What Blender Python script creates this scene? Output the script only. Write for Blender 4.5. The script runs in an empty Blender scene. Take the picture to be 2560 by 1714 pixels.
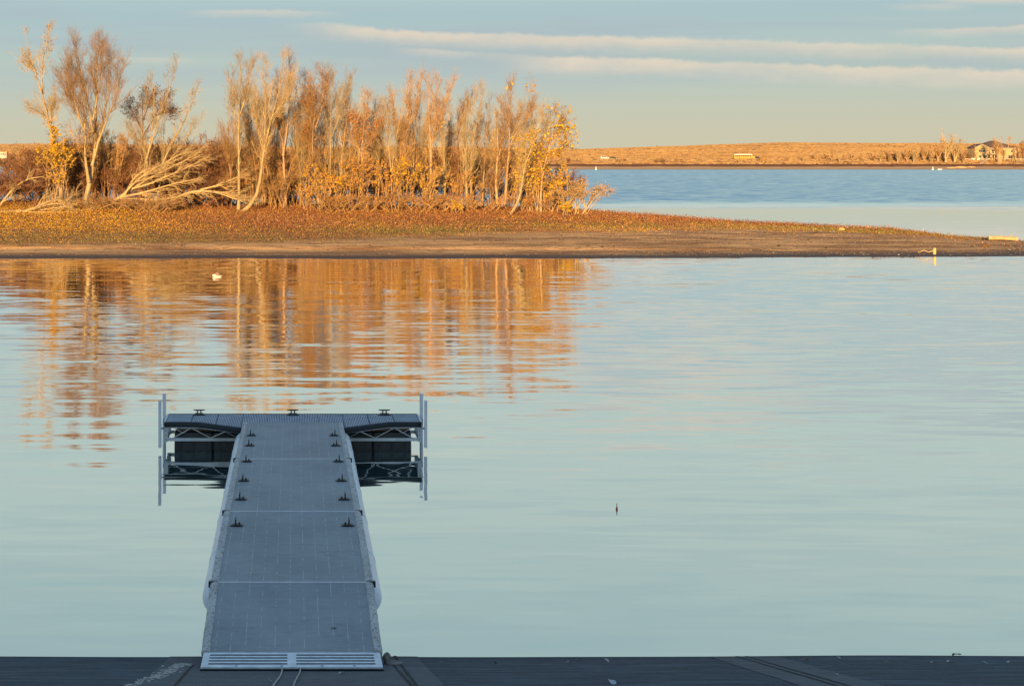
import bpy, math, random
import numpy as np
from mathutils import Vector

# ------------------------------------------------------------------ camera, sky, sun
S = bpy.context.scene
COL = S.collection
F = 3555.6           # focal length in photo pixels (2560 wide), 50 mm on 36 mm
CX, HY, EYE = 735.0, 397.0, 5.47
cam = bpy.data.cameras.new('camera')
cam.lens = 50; cam.sensor_width = 36
cam.shift_x = (1280 - CX) / 2560
cam.shift_y = -(857 - HY) / 2560
cam.clip_start = 0.1; cam.clip_end = 20000
cam_o = bpy.data.objects.new('camera', cam); COL.objects.link(cam_o)
cam_o.location = (0, 0, EYE); cam_o.rotation_euler = (math.pi / 2, 0, 0)
S.camera = cam_o
S.view_settings.view_transform = 'Standard'
S.view_settings.look = 'None'
S.view_settings.exposure = 1.07
S.view_settings.gamma = 1.0
S.view_settings.use_curve_mapping = False

SUN_EL = math.radians(8.0)
SUN_AZ = math.radians(192)      # direction towards the sun, clockwise from +Y: behind the camera, a little left
sun_dir = Vector((math.sin(SUN_AZ) * math.cos(SUN_EL), math.cos(SUN_AZ) * math.cos(SUN_EL), math.sin(SUN_EL)))
sl = bpy.data.lights.new('sun', 'SUN'); sl.energy = 5.0; sl.angle = math.radians(0.5)
sl.color = (1.0, 0.60, 0.25)
so = bpy.data.objects.new('sun', sl); COL.objects.link(so)
so.rotation_euler = sun_dir.to_track_quat('Z', 'Y').to_euler()


class NT:
    """small helper to write node graphs as expressions"""
    def __init__(s, tree): s.t = tree; s.n = tree.nodes; s.l = tree.links
    def node(s, typ, **kw):
        n = s.n.new(typ)
        for k, v in kw.items(): setattr(n, k, v)
        return n
    def put(s, sock, v):
        if v is None: return
        if hasattr(v, 'links') or hasattr(v, 'is_linked'): s.l.new(v, sock)
        elif isinstance(v, (tuple, list)) and len(v) == 3 and sock.type == 'RGBA': sock.default_value = (*v, 1)
        else: sock.default_value = v
    def m(s, op, a, b=None, c=None, clamp=False):
        n = s.node('ShaderNodeMath', operation=op, use_clamp=clamp)
        s.put(n.inputs[0], a); s.put(n.inputs[1], b); s.put(n.inputs[2], c)
        return n.outputs[0]
    def mix(s, f, a, b, typ='MIX'):
        n = s.node('ShaderNodeMix', data_type='RGBA', blend_type=typ)
        s.put(n.inputs[0], f); s.put(n.inputs[6], a); s.put(n.inputs[7], b)
        return n.outputs[2]
    def noise(s, vec, scale=1.0, detail=2.0, rough=0.5, dist=0.0, color=False):
        n = s.node('ShaderNodeTexNoise')
        if vec is not None: s.l.new(vec, n.inputs['Vector'])
        n.inputs['Scale'].default_value = scale; n.inputs['Detail'].default_value = detail
        n.inputs['Roughness'].default_value = rough; n.inputs['Distortion'].default_value = dist
        return n.outputs['Color'] if color else n.outputs['Fac']
    def mapping(s, vec, scale=(1, 1, 1), rot=(0, 0, 0), loc=(0, 0, 0)):
        n = s.node('ShaderNodeMapping'); s.l.new(vec, n.inputs['Vector'])
        n.inputs['Scale'].default_value = scale; n.inputs['Rotation'].default_value = rot; n.inputs['Location'].default_value = loc
        return n.outputs[0]
    def sm(s, x, a, b):
        n = s.node('ShaderNodeMapRange', interpolation_type='SMOOTHSTEP')
        s.put(n.inputs[0], x); n.inputs[1].default_value = a; n.inputs[2].default_value = b
        return n.outputs[0]
    def lin(s, x, a, b, c=0.0, d=1.0):
        n = s.node('ShaderNodeMapRange')
        s.put(n.inputs[0], x)
        for i, v in enumerate((a, b, c, d)): n.inputs[1 + i].default_value = v
        return n.outputs[0]
    def ramp(s, fac, stops, interp='LINEAR'):
        n = s.node('ShaderNodeValToRGB'); cr = n.color_ramp; cr.interpolation = interp
        while len(cr.elements) < len(stops): cr.elements.new(0.5)
        for e, (p, c) in zip(cr.elements, stops):
            e.position = p; e.color = (*c, 1) if len(c) == 3 else c
        s.put(n.inputs[0], fac)
        return n.outputs[0]
    def sep(s, v):
        n = s.node('ShaderNodeSeparateXYZ'); s.l.new(v, n.inputs[0]); return n.outputs
    def comb(s, x, y, z):
        n = s.node('ShaderNodeCombineXYZ')
        s.put(n.inputs[0], x); s.put(n.inputs[1], y); s.put(n.inputs[2], z)
        return n.outputs[0]


def srgb(r, g, b):
    f = lambda c: (c / 255 / 12.92) if c / 255 <= 0.04045 else ((c / 255 + 0.055) / 1.055) ** 2.4
    return (f(r), f(g), f(b))


def build_world():
    w = bpy.data.worlds.new('World'); S.world = w; w.use_nodes = True
    g = NT(w.node_tree); g.n.clear()
    out = g.node('ShaderNodeOutputWorld'); bg = g.node('ShaderNodeBackground')
    bg.inputs['Strength'].default_value = 0.05
    g.l.new(bg.outputs[0], out.inputs[0])
    sky = g.node('ShaderNodeTexSky', sky_type='NISHITA', sun_disc=False)
    sky.sun_elevation = SUN_EL; sky.sun_rotation = SUN_AZ
    sky.air_density = 1.2; sky.dust_density = 1.5; sky.ozone_density = 1.5
    tc = g.node('ShaderNodeTexCoord')
    x, y, z = g.sep(tc.outputs['Generated'])
    # overall tint of the evening air, by height above the horizon
    zz = g.m('MAXIMUM', z, 0.0)
    grad = g.ramp(zz, [(0.0, srgb(212, 204, 176)), (0.02, srgb(205, 203, 180)), (0.055, srgb(187, 201, 193)),
                       (0.10, srgb(167, 193, 201)), (0.15, srgb(200, 216, 207)), (0.23, srgb(196, 217, 210)), (0.33, srgb(176, 206, 208)),
                       (0.48, srgb(122, 164, 200)), (1.0, srgb(112, 150, 200))])
    base = g.mix(0.88, sky.outputs[0], g.mix(1.0, grad, (10, 10, 10), 'MULTIPLY'))
    # clouds: P = tangent of azimuth, Q = tangent of elevation (x1000 px of a 50 mm view)
    yy = g.m('MAXIMUM', y, 0.05)
    P = g.m('MULTIPLY', g.m('DIVIDE', x, yy), 3.5556)
    Q = g.m('MULTIPLY', g.m('DIVIDE', z, yy), 3.5556)
    front = g.sm(y, 0.1, 0.35)
    up = g.sm(z, -0.01, 0.015)
    wob = g.noise(g.comb(g.m('MULTIPLY', P, 3.0), g.m('MULTIPLY', Q, 14.0), 1.7), 1.0, 6, 0.62)
    wob2 = g.noise(g.comb(g.m('MULTIPLY', P, 26.0), g.m('MULTIPLY', Q, 30.0), 4.2), 1.0, 4, 0.6)
    streak = g.noise(g.comb(g.m('MULTIPLY', P, 0.9), g.m('MULTIPLY', Q, 11.0), 9.3), 1.0, 5, 0.55, 0.4)
    streak2 = g.noise(g.comb(g.m('MULTIPLY', P, 0.55), g.m('MULTIPLY', g.m('ADD', Q, g.m('MULTIPLY', P, 0.06)), 26.0), 3.1), 1.0, 4, 0.5, 0.3)

    thick = g.lin(g.noise(g.comb(g.m('MULTIPLY', P, 2.6), g.m('MULTIPLY', Q, 9.0), 6.6), 1.0, 5, 0.6), 0.3, 0.62, 0.35, 1.0)

    def band(pts, tu, td, p0, p1, p2, p3, amp):
        fc = g.node('ShaderNodeFloatCurve')
        c = fc.mapping.curves[0]
        pts = [((p + 1) / 4, q) for p, q in pts]
        c.points[0].location = pts[0]; c.points[1].location = pts[-1]
        for p in pts[1:-1]: c.points.new(*p)
        fc.mapping.update()
        g.put(fc.inputs['Value'], g.m('DIVIDE', g.m('ADD', P, 1.0), 4.0))
        s = g.m('SUBTRACT', Q, fc.outputs[0])
        s = g.m('ADD', s, g.m('MULTIPLY', g.m('SUBTRACT', wob, 0.5), amp))
        s = g.m('ADD', s, g.m('MULTIPLY', g.m('SUBTRACT', wob2, 0.5), amp * 0.55))
        a = g.m('SUBTRACT', 1.0, g.sm(s, -tu * 0.3, tu))
        b = g.sm(s, -td, 0.0)
        r = g.m('MULTIPLY', g.sm(P, p0, p1), g.m('SUBTRACT', 1.0, g.sm(P, p2, p3)))
        return g.m('MULTIPLY', g.m('MULTIPLY', g.m('MULTIPLY', a, b), thick), g.m('MULTIPLY', r, front))

    grey = g.m('MULTIPLY', g.sm(streak, 0.38, 0.62), g.m('MULTIPLY', g.sm(z, 0.03, 0.075), g.m('SUBTRACT', 1.0, g.m('MULTIPLY', g.sm(z, 0.13, 0.2), 0.8))))
    c = g.mix(g.m('MULTIPLY', grey, 0.75), base, g.mix(1.0, srgb(170, 185, 191), (10, 10, 10), 'MULTIPLY'))
    cream = g.m('MULTIPLY', g.sm(streak2, 0.55, 0.75), g.m('MULTIPLY', g.sm(z, 0.115, 0.15), g.m('SUBTRACT', 1.0, g.sm(z, 0.2, 0.26))))
    c = g.mix(g.m('MULTIPLY', cream, 0.55), c, g.mix(1.0, srgb(226, 212, 196), (10, 10, 10), 'MULTIPLY'))
    # dull undersides hanging below the two long bright streaks
    A = [(-1, .345), (.035, .337), (.265, .318), (.665, .302), (1.015, .298), (1.825, .274), (3, .24)]
    B = [(-1, .30), (.36, .262), (.60, .253), (1.0, .243), (1.4, .228), (1.825, .214), (3, .18)]
    under = g.m('MULTIPLY', band([(p, q - .012) for p, q in A], .012, .11, -.3, .5, 3, 4, .03), 0.7)
    c = g.mix(under, c, g.mix(1.0, srgb(168, 184, 186), (10, 10, 10), 'MULTIPLY'))
    for pts, tu, td, r, k, amp in (
            ([(-1, .60), (.6, .60), (1.2, .585), (3, .56)], .05, .13, (.45, .85, 1.0, 1.5), 0.75, .12),
            ([(-1, .52), (.9, .50), (1.4, .49), (3, .47)], .03, .07, (.4, .7, 1.5, 2.2), 0.5, .09),
            (A, .009, .048, (-.06, .2, 3, 4), 0.85, .034),
            (B, .010, .058, (.46, .72, 3, 4), 0.95, .036),
            ([(-1, .28), (.3, .272), (.45, .262), (3, .2)], .006, .022, (.22, .36, .36, .6), 0.6, .028),
            ([(-1, .37), (-.2, .369), (.1, .366), (3, .36)], .006, .022, (-.32, -.12, -.05, .16), 0.5, .024),
            ([(-1, .35), (1.5, .322), (1.83, .328), (3, .34)], .006, .026, (1.44, 1.66, 3, 4), 0.75, .026),
            ([(-1, .40), (1.4, .386), (1.83, .384), (3, .38)], .006, .022, (1.45, 1.55, 1.6, 1.72), 0.6, .014),
            ([(-1, .41), (1.6, .400), (1.83, .398), (3, .39)], .006, .020, (1.5, 1.7, 3, 4), 0.6, .014),
            ([(-1, .27), (-.48, .253), (-.3, .251), (3, .2)], .005, .020, (-.5, -.42, -.3, -.22), 0.3, .012)):
        c = g.mix(g.m('MULTIPLY', band(pts, tu, td, *r, amp), k), c, g.mix(1.0, srgb(226, 211, 190), (10, 10, 10), 'MULTIPLY'))
    g.l.new(c, bg.inputs['Color'])


build_world()


# ------------------------------------------------------------------ helpers
def W(px, py, d):
    """photo position at a chosen distance -> world point"""
    return np.array(((px - CX) * d / F, d, EYE - (py - HY) * d / F))


def tag(o, label=None, cat=None, group=None, kind=None):
    if label: o['label'] = label
    if cat: o['category'] = cat
    if group: o['group'] = group
    if kind: o['kind'] = kind
    return o


def empty(name, loc=(0, 0, 0), rz=0.0):
    o = bpy.data.objects.new(name, None); o.empty_display_size = 0.2
    COL.objects.link(o); o.location = loc; o.rotation_euler = (0, 0, rz)
    return o


def mesh_obj(name, V, Fs, mat=None, parent=None, smooth=False, colors=None, loc=None):
    V = np.asarray(V, dtype=np.float32).reshape(-1, 3)
    me = bpy.data.meshes.new(name)
    if isinstance(Fs, np.ndarray):
        nf, k = Fs.shape
        me.vertices.add(len(V)); me.vertices.foreach_set('co', V.ravel())
        me.loops.add(nf * k); me.loops.foreach_set('vertex_index', Fs.astype(np.int32).ravel())
        me.polygons.add(nf)
        me.polygons.foreach_set('loop_start', np.arange(0, nf * k, k, dtype=np.int32))
        me.polygons.foreach_set('loop_total', np.full(nf, k, dtype=np.int32))
        if smooth: me.polygons.foreach_set('use_smooth', np.ones(nf, dtype=bool))
        me.update(calc_edges=True)
    else:
        me.from_pydata([tuple(v) for v in V], [], Fs)
        if smooth:
            for p in me.polygons: p.use_smooth = True
    if colors is not None:
        at = me.color_attributes.new('tint', 'FLOAT_COLOR', 'POINT')
        c4 = np.ones((len(V), 4), dtype=np.float32); c4[:, :3] = colors
        at.data.foreach_set('color', c4.ravel())
    if mat: me.materials.append(mat)
    o = bpy.data.objects.new(name, me); COL.objects.link(o)
    if parent: o.parent = parent
    if loc is not None: o.location = loc
    return o


class MB:
    """collects simple shapes and links them as one mesh object"""
    def __init__(s): s.V = []; s.F = []
    def add(s, V, Fs):
        b = len(s.V); s.V += [tuple(v) for v in V]; s.F += [tuple(i + b for i in f) for f in Fs]; return s
    def box(s, x0, x1, y0, y1, z0, z1):
        return s.add([(x0, y0, z0), (x1, y0, z0), (x1, y1, z0), (x0, y1, z0), (x0, y0, z1), (x1, y0, z1), (x1, y1, z1), (x0, y1, z1)],
                     [(0, 3, 2, 1), (4, 5, 6, 7), (0, 1, 5, 4), (1, 2, 6, 5), (2, 3, 7, 6), (3, 0, 4, 7)])
    def prism(s, poly, axis, a, b):
        """poly of 2-D points extruded along an axis (x, y or z) from a to b"""
        n = len(poly)
        def P(p, q): return {'x': (q, p[0], p[1]), 'y': (p[0], q, p[1]), 'z': (p[0], p[1], q)}[axis]
        V = [P(p, a) for p in poly] + [P(p, b) for p in poly]
        Fs = [tuple(range(n)), tuple(range(2 * n - 1, n - 1, -1))] + [(i, i + n, (i + 1) % n + n, (i + 1) % n) for i in range(n)]
        return s.add(V, Fs)
    def hexa(s, bot, top):
        return s.add(list(bot) + list(top), [(0, 3, 2, 1), (4, 5, 6, 7), (0, 1, 5, 4), (1, 2, 6, 5), (2, 3, 7, 6), (3, 0, 4, 7)])
    def tube(s, pts, r, n=8, cap=True):
        pts = [Vector(p) for p in pts]; k = len(pts)
        rr = r if isinstance(r, (list, tuple)) else [r] * k
        V = []
        for i, p in enumerate(pts):
            t = (pts[min(i + 1, k - 1)] - pts[max(i - 1, 0)]).normalized()
            ref = Vector((0, 0, 1)) if abs(t.z) < 0.9 else Vector((0, 1, 0))
            u = t.cross(ref).normalized(); w = t.cross(u)
            V += [tuple(p + (u * math.cos(2 * math.pi * j / n) + w * math.sin(2 * math.pi * j / n)) * rr[i]) for j in range(n)]
        Fs = [(i * n + j, i * n + (j + 1) % n, (i + 1) * n + (j + 1) % n, (i + 1) * n + j) for i in range(k - 1) for j in range(n)]
        if cap: Fs += [tuple(range(n - 1, -1, -1)), tuple((k - 1) * n + j for j in range(n))]
        return s.add(V, Fs)
    def build(s, name, mat, parent=None, smooth=False, bevel=0.0, loc=None):
        o = mesh_obj(name, s.V, s.F, mat, parent, smooth, loc=loc)
        me = o.data
        import bmesh
        bm = bmesh.new(); bm.from_mesh(me); bmesh.ops.recalc_face_normals(bm, faces=bm.faces); bm.to_mesh(me); bm.free()
        if bevel:
            md = o.modifiers.new('bevel', 'BEVEL'); md.width = bevel; md.segments = 2; md.limit_method = 'ANGLE'
        return o


def blob(rng, r, sub=2, jit=0.18, flat=1.0):
    import bmesh
    bm = bmesh.new(); bmesh.ops.create_icosphere(bm, subdivisions=sub, radius=1)
    V = np.array([v.co[:] for v in bm.verts]); Fs = [tuple(v.index for v in f.verts) for f in bm.faces]; bm.free()
    k = rng.normal(size=(6, 3)); ph = rng.random(6) * 6.28
    d = sum(np.sin(V @ (k[i] * 2.2) + ph[i]) for i in range(6)) / 6
    V = V * (1 + jit * 1.8 * d[:, None]) * np.array(r)
    V[:, 2] *= flat
    return V, Fs


# ------------------------------------------------------------------ materials
def mat(name, color, rough=0.7, var=0.25, scale=3.0, metal=0.0, bump=0.0, color2=None, stretch=(1, 1, 1), detail=5, spec=0.5, objvar=0.0):
    m = bpy.data.materials.new(name); m.use_nodes = True
    g = NT(m.node_tree); b = g.n['Principled BSDF']
    tc = g.node('ShaderNodeTexCoord')
    v = g.mapping(tc.outputs['Object'], stretch)
    n = g.noise(v, scale, detail, 0.6)
    c2 = color2 or tuple(c * (1 - var) for c in color)
    c1 = tuple(min(1, c * (1 + var * 0.6)) for c in color)
    col = g.mix(g.sm(n, 0.3, 0.7), c2, c1)
    if objvar:
        oi = g.node('ShaderNodeObjectInfo')
        col = g.mix(1.0, col, g.comb(*[g.lin(oi.outputs['Random'], 0, 1, 1 - objvar, 1 + objvar)] * 3), 'MULTIPLY')
    g.l.new(col, b.inputs['Base Color'])
    b.inputs['Roughness'].default_value = rough; b.inputs['Metallic'].default_value = metal
    b.inputs['Specular IOR Level'].default_value = spec
    if bump:
        bp = g.node('ShaderNodeBump'); bp.inputs['Strength'].default_value = bump; bp.inputs['Distance'].default_value = 0.02
        g.l.new(n, bp.inputs['Height']); g.l.new(bp.outputs[0], b.inputs['Normal'])
    return m


def leaf_mat(name):
    """leaves take their own colour from the mesh's tint attribute"""
    m = bpy.data.materials.new(name); m.use_nodes = True
    g = NT(m.node_tree); b = g.n['Principled BSDF']
    a = g.node('ShaderNodeAttribute', attribute_name='tint')
    g.l.new(a.outputs['Color'], b.inputs['Base Color'])
    b.inputs['Roughness'].default_value = 0.6; b.inputs['Specular IOR Level'].default_value = 0.25
    tr = g.node('ShaderNodeBsdfTranslucent'); g.l.new(a.outputs['Color'], tr.inputs['Color'])
    mx = g.node('ShaderNodeMixShader'); mx.inputs[0].default_value = 0.25
    g.l.new(b.outputs[0], mx.inputs[1]); g.l.new(tr.outputs[0], mx.inputs[2])
    g.l.new(mx.outputs[0], g.n['Material Output'].inputs['Surface'])
    return m


M_LEAF = leaf_mat('leaf')
M_BARK_PALE = mat('bark_pale', (0.37, 0.295, 0.165), 0.85, 0.3, 2.0, bump=0.3, stretch=(6, 6, 1.2), spec=0.2, objvar=0.15)
M_BARK_TAN = mat('bark_tan', (0.40, 0.28, 0.17), 0.85, 0.35, 2.0, bump=0.3, stretch=(6, 6, 1.2), spec=0.2, objvar=0.2)
M_BARK_DARK = mat('bark_dark', (0.17, 0.10, 0.065), 0.9, 0.4, 2.0, bump=0.3, stretch=(6, 6, 1.2), spec=0.2, objvar=0.2)
M_TWIG_TAN = mat('twig_tan', (0.44, 0.34, 0.18), 0.85, 0.25, 1.2, spec=0.2, objvar=0.2)
M_TWIG_ORANGE = mat('twig_orange', (0.41, 0.26, 0.115), 0.85, 0.3, 1.2, spec=0.2, objvar=0.2)
M_TWIG_BROWN = mat('twig_brown', (0.25, 0.135, 0.075), 0.85, 0.3, 1.2, spec=0.2, objvar=0.2)
M_DEADWOOD = mat('deadwood', (0.47, 0.355, 0.18), 0.85, 0.25, 2.0, stretch=(3, 3, 3), spec=0.2)


# ------------------------------------------------------------------ terrain shapes
def smooth(a, b, x):
    t = np.clip((np.asarray(x, float) - a) / (b - a), 0, 1); return t * t * (3 - 2 * t)


_rs = np.random.RandomState(3)
_K = _rs.normal(size=(24, 2)); _PH = _rs.random_sample(24) * 6.283
def wavy(x, y, s):
    """cheap smooth noise, about -1..1"""
    x = np.asarray(x, float); y = np.asarray(y, float)
    r = 0
    for i in range(8):
        k = _K[i] * s * (1 + 0.35 * i)
        r = r + np.sin(k[0] * x + k[1] * y + _PH[i]) / (1 + 0.3 * i)
    return r / 3.2


IX = [-120, -22, -12, -4, 17, 21.8, 31.6, 40.6, 43.1, 47.2, 51, 55]
I_RZ = [2.0, 2.05, 2.0, 1.75, 1.7, 1.5, 0.90, 0.62, 0.30, 0.14, 0.02, -0.4]
I_RD = [110, 110, 110, 108.5, 107.5, 106, 100, 96, 93.5, 92, 90, 88.5]
I_FD = [78.2, 78.4, 78.4, 78.4, 78.4, 78.6, 79.2, 79.8, 80.2, 81.6, 84, 88.0]
I_BW = [14, 9, 9, 9, 9, 9, 7, 5, 4, 4, 4, 3]
T_P = [-.06, 0, .012, .05, .125, .145, .3, .5, .75, 1.0]
Z_P = [-.35, 0, .025, .07, .125, .205, .36, .56, .82, 1.0]
def island_z(x, t):
    """t: 0 at the near water line, 1 on the crest, 2 at the far water line"""
    rz = np.interp(x, IX, I_RZ)
    tw = t + (wavy(x, 0 * x, .5) * .012 + wavy(x, 0 * x + 4, 1.6) * .008) * smooth(.03, .1, t) * smooth(.4, .2, t)
    p = np.where(t <= 1, np.interp(tw, T_P, Z_P), 1 - (t - 1) ** 1.6 * 1.25)
    z = np.where(p > 0, rz * p, p * 1.0)
    n = wavy(x, t * 25, 0.5) * 0.05 + wavy(x, t * 25, 1.7) * 0.03
    return z + n * smooth(0.02, 0.15, t) * np.clip(rz, 0, 1)
def island_y(x, t):
    f = np.interp(x, IX, I_FD) + wavy(x, 0 * x, 0.22) * 0.35 + wavy(x, 0 * x + 9, 1.1) * 0.10
    r = np.interp(x, IX, I_RD); b = np.interp(x, IX, I_BW)
    return np.where(t <= 1, f + (r - f) * t, r + b * (t - 1))
def island_t(x, y):
    f = np.interp(x, IX, I_FD); r = np.interp(x, IX, I_RD); b = np.interp(x, IX, I_BW)
    return np.where(y <= r, (y - f) / (r - f), 1 + (y - r) / b)
def gz(x, y): return float(island_z(np.array(x, float), island_t(np.array(x, float), np.array(y, float))))


def far_dw(x): return np.interp(x, [-2000, -236, 60, 143, 3000], [1500, 1144, 850, 722, 716])
SKYU = [(-3000, 24), (0, 25), (420, 23), (700, 19), (1100, 17), (1440, 14.3), (1600, 16.6), (1800, 19.4), (1960, 21), (2200, 21), (2560, 20), (5000, 22)]
def far_z(x, y):
    x = np.asarray(x, float); y = np.asarray(y, float)
    s = y - far_dw(x)
    z = np.interp(s, [-30, 0, 4, 15, 22, 33, 38, 70], [-2, 0, .45, 1.6, 2.5, 3.3, 4.9, 5.45])
    top = np.interp(735 + F * x / np.maximum(y, 100), [p for p, _ in SKYU], [q for _, q in SKYU])
    k = smooth(40, 760, s)
    z = z + np.maximum(top - 5.45, 0) * k
    z = z + (wavy(x, y, 0.02) * 0.9 + wavy(x, y, 0.06) * 0.35) * smooth(60, 260, s) + wavy(x, y, 0.25) * 0.12 * smooth(8, 40, s)
    return z


def ramp_z(y): return np.interp(y, [-25, -3, -0.5, 15.68, 40], [4.35, 4.3, 4.15, 0.0, -6.2])


def ramp_h(x, y): return ramp_z(y) + (wavy(x, y, 0.25) * .6 + wavy(x, y, 0.6) * .4) * .02


def grid(xs, ys, zf):
    X, Y = np.meshgrid(xs, ys)
    Z = zf(X, Y); n, k = X.shape
    idx = np.arange(n * k).reshape(n, k)
    Fq = np.stack([idx[:-1, :-1], idx[:-1, 1:], idx[1:, 1:], idx[1:, :-1]], -1).reshape(-1, 4)
    return np.stack([X, Y, Z], -1).reshape(-1, 3), Fq


# ---- water
def water_mat():
    m = bpy.data.materials.new('lake_water'); m.use_nodes = True
    g = NT(m.node_tree); g.n.clear()
    out = g.node('ShaderNodeOutputMaterial')
    geo = g.node('ShaderNodeNewGeometry'); pos = geo.outputs['Position']
    x, y, z = g.sep(pos)
    a = g.noise(g.mapping(pos, (0.34, 1.9, 1), (0, 0, 0.06)), 1.0, 2.0, 0.45, 0.3, True)
    b = g.noise(g.mapping(pos, (0.10, 0.42, 1), (0, 0, -0.07), (7, 3, 0)), 1.0, 1.5, 0.5, 0.2, True)
    fine = g.noise(g.mapping(pos, (0.55, 3.4, 1), (0, 0, 0.08), (2, 5, 0)), 1.0, 2.0, 0.5, 0.0, True)
    ruf = g.noise(g.mapping(pos, (0.35, 0.8, 1), (0, 0, 0.1)), 1.0, 3.0, 0.6, 0.0, True)
    patch = g.noise(g.mapping(pos, (0.035, 0.075, 1), (0, 0, 0.15)), 1.0, 3.0, 0.5)
    def c(col): return g.sep(col)
    ax, ay, _ = c(a); bx, by, _ = c(b); fx, fy, _ = c(fine); rx, ry, _ = c(ruf)
    h = lambda v: g.m('SUBTRACT', v, 0.5)
    calm = g.m('MULTIPLY', g.lin(y, 16, 38, 0.5, 2.1), g.lin(y, 45, 75, 1.0, 0.55))
    calm = g.m('MULTIPLY', calm, g.lin(patch, 0.3, 0.68, 0.35, 1.25))
    far = g.sm(g.m('ADD', y, g.m('MULTIPLY', g.m('SUBTRACT', patch, 0.5), 30)), 150, 192)
    midcalm = g.m('SUBTRACT', 1.0, g.m('MULTIPLY', g.sm(y, 84, 100), 0.75))
    near_amp = g.m('MULTIPLY', calm, midcalm)
    sy = g.m('ADD', g.m('MULTIPLY', h(ay), 0.058), g.m('ADD', g.m('MULTIPLY', h(by), 0.014), g.m('MULTIPLY', h(fy), 0.085)))
    sx = g.m('ADD', g.m('MULTIPLY', h(ax), 0.022), g.m('MULTIPLY', h(fx), 0.018))
    sy = g.m('ADD', g.m('MULTIPLY', sy, near_amp), g.m('MULTIPLY', far, g.m('SUBTRACT', g.m('MULTIPLY', h(ry), 0.46), 0.205)))
    sx = g.m('ADD', g.m('MULTIPLY', sx, near_amp), g.m('MULTIPLY', far, g.m('MULTIPLY', h(rx), 0.2)))
    nv = g.comb(sx, sy, 1.0)
    nn = g.node('ShaderNodeVectorMath', operation='NORMALIZE'); g.l.new(nv, nn.inputs[0]); nrm = nn.outputs[0]
    fr = g.node('ShaderNodeFresnel'); fr.inputs['IOR'].default_value = 1.33; g.l.new(nrm, fr.inputs['Normal'])
    fac = g.lin(fr.outputs[0], 0.0, 0.6, 0.66, 0.98)
    df = g.node('ShaderNodeBsdfDiffuse'); df.inputs['Color'].default_value = (0.022, 0.075, 0.068, 1)
    gl = g.node('ShaderNodeBsdfGlossy'); gl.inputs['Roughness'].default_value = 0.03
    gl.inputs['Color'].default_value = (1, 1, 1, 1)
    g.l.new(nrm, gl.inputs['Normal'])
    mx = g.node('ShaderNodeMixShader'); g.l.new(fac, mx.inputs[0]); g.l.new(df.outputs[0], mx.inputs[1]); g.l.new(gl.outputs[0], mx.inputs[2])
    g.l.new(mx.outputs[0], out.inputs['Surface'])
    return m


V, Fq = grid(np.array([-4000., -300, 0, 300, 4000]), np.array([8., 60, 200, 800, 5000]), lambda X, Y: X * 0)
tag(mesh_obj('water', V, Fq, water_mat()), kind='structure')
bed = mat('lake_bed_mud', (0.10, 0.085, 0.06), 0.95, 0.3, 0.2)
V, Fq = grid(np.array([-9000., 9000]), np.array([-9000., 9000]), lambda X, Y: X * 0 - 6.5)
tag(mesh_obj('ground', V, Fq, bed), kind='structure')


# ---- island
def island_mat():
    m = bpy.data.materials.new('island_soil'); m.use_nodes = True
    g = NT(m.node_tree); b = g.n['Principled BSDF']
    geo = g.node('ShaderNodeNewGeometry'); pos = geo.outputs['Position']
    x, y, z = g.sep(pos)
    n1 = g.noise(g.mapping(pos, (0.12, 0.9, 2.0)), 1.0, 6, 0.62, 0.6)
    n2 = g.noise(g.mapping(pos, (0.5, 1.6, 3.0), (0, 0, 0.06)), 1.3, 6, 0.65)
    n3 = g.noise(pos, 5.0, 4, 0.65)
    c = g.mix(g.sm(n1, 0.36, 0.62), (0.26, 0.135, 0.055), (0.60, 0.365, 0.155))
    c = g.mix(g.m('MULTIPLY', g.sm(n2, 0.52, 0.68), 0.75), c, (0.15, 0.08, 0.04))
    c = g.mix(g.m('MULTIPLY', g.sm(n3, 0.56, 0.72), 0.7), c, (0.58, 0.42, 0.25))
    veg = g.sm(g.m('ADD', g.m('SUBTRACT', z, g.lin(x, -2, 24, 0.36, 0.95)), g.m('MULTIPLY', g.m('SUBTRACT', n2, 0.5), 0.5)), 0.0, 0.22)
    c = g.mix(veg, c, g.mix(g.sm(n1, .4, .6), (0.20, 0.10, 0.04), (0.24, 0.15, 0.045)))
    wet = g.m('SUBTRACT', 1.0, g.sm(g.m('ADD', z, g.m('MULTIPLY', g.m('SUBTRACT', n3, 0.5), 0.12)), 0.05, 0.20))
    c = g.mix(wet, c, (0.065, 0.044, 0.030))
    g.l.new(c, b.inputs['Base Color'])
    g.l.new(g.lin(wet, 0, 1, 0.95, 0.6), b.inputs['Roughness'])
    b.inputs['Specular IOR Level'].default_value = 0.2
    bp = g.node('ShaderNodeBump'); bp.inputs['Strength'].default_value = 0.8; bp.inputs['Distance'].default_value = 0.12
    g.l.new(g.m('ADD', n2, g.m('MULTIPLY', n3, 0.5)), bp.inputs['Height']); g.l.new(bp.outputs[0], b.inputs['Normal'])
    return m


xs = np.arange(-120, 56.01, 0.4)
ts = np.concatenate([np.linspace(-.06, .1, 14), np.linspace(.105, .17, 16), np.linspace(.18, 1, 44), np.linspace(1.05, 2, 20)])
X, T = np.meshgrid(xs, ts)
Y = island_y(X, T); Z = island_z(X, T)
n, k = X.shape; idx = np.arange(n * k).reshape(n, k)
Fq = np.stack([idx[:-1, :-1], idx[:-1, 1:], idx[1:, 1:], idx[1:, :-1]], -1).reshape(-1, 4)
tag(mesh_obj('island', np.stack([X, Y, Z], -1), Fq, island_mat(), smooth=True), kind='structure')


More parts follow.
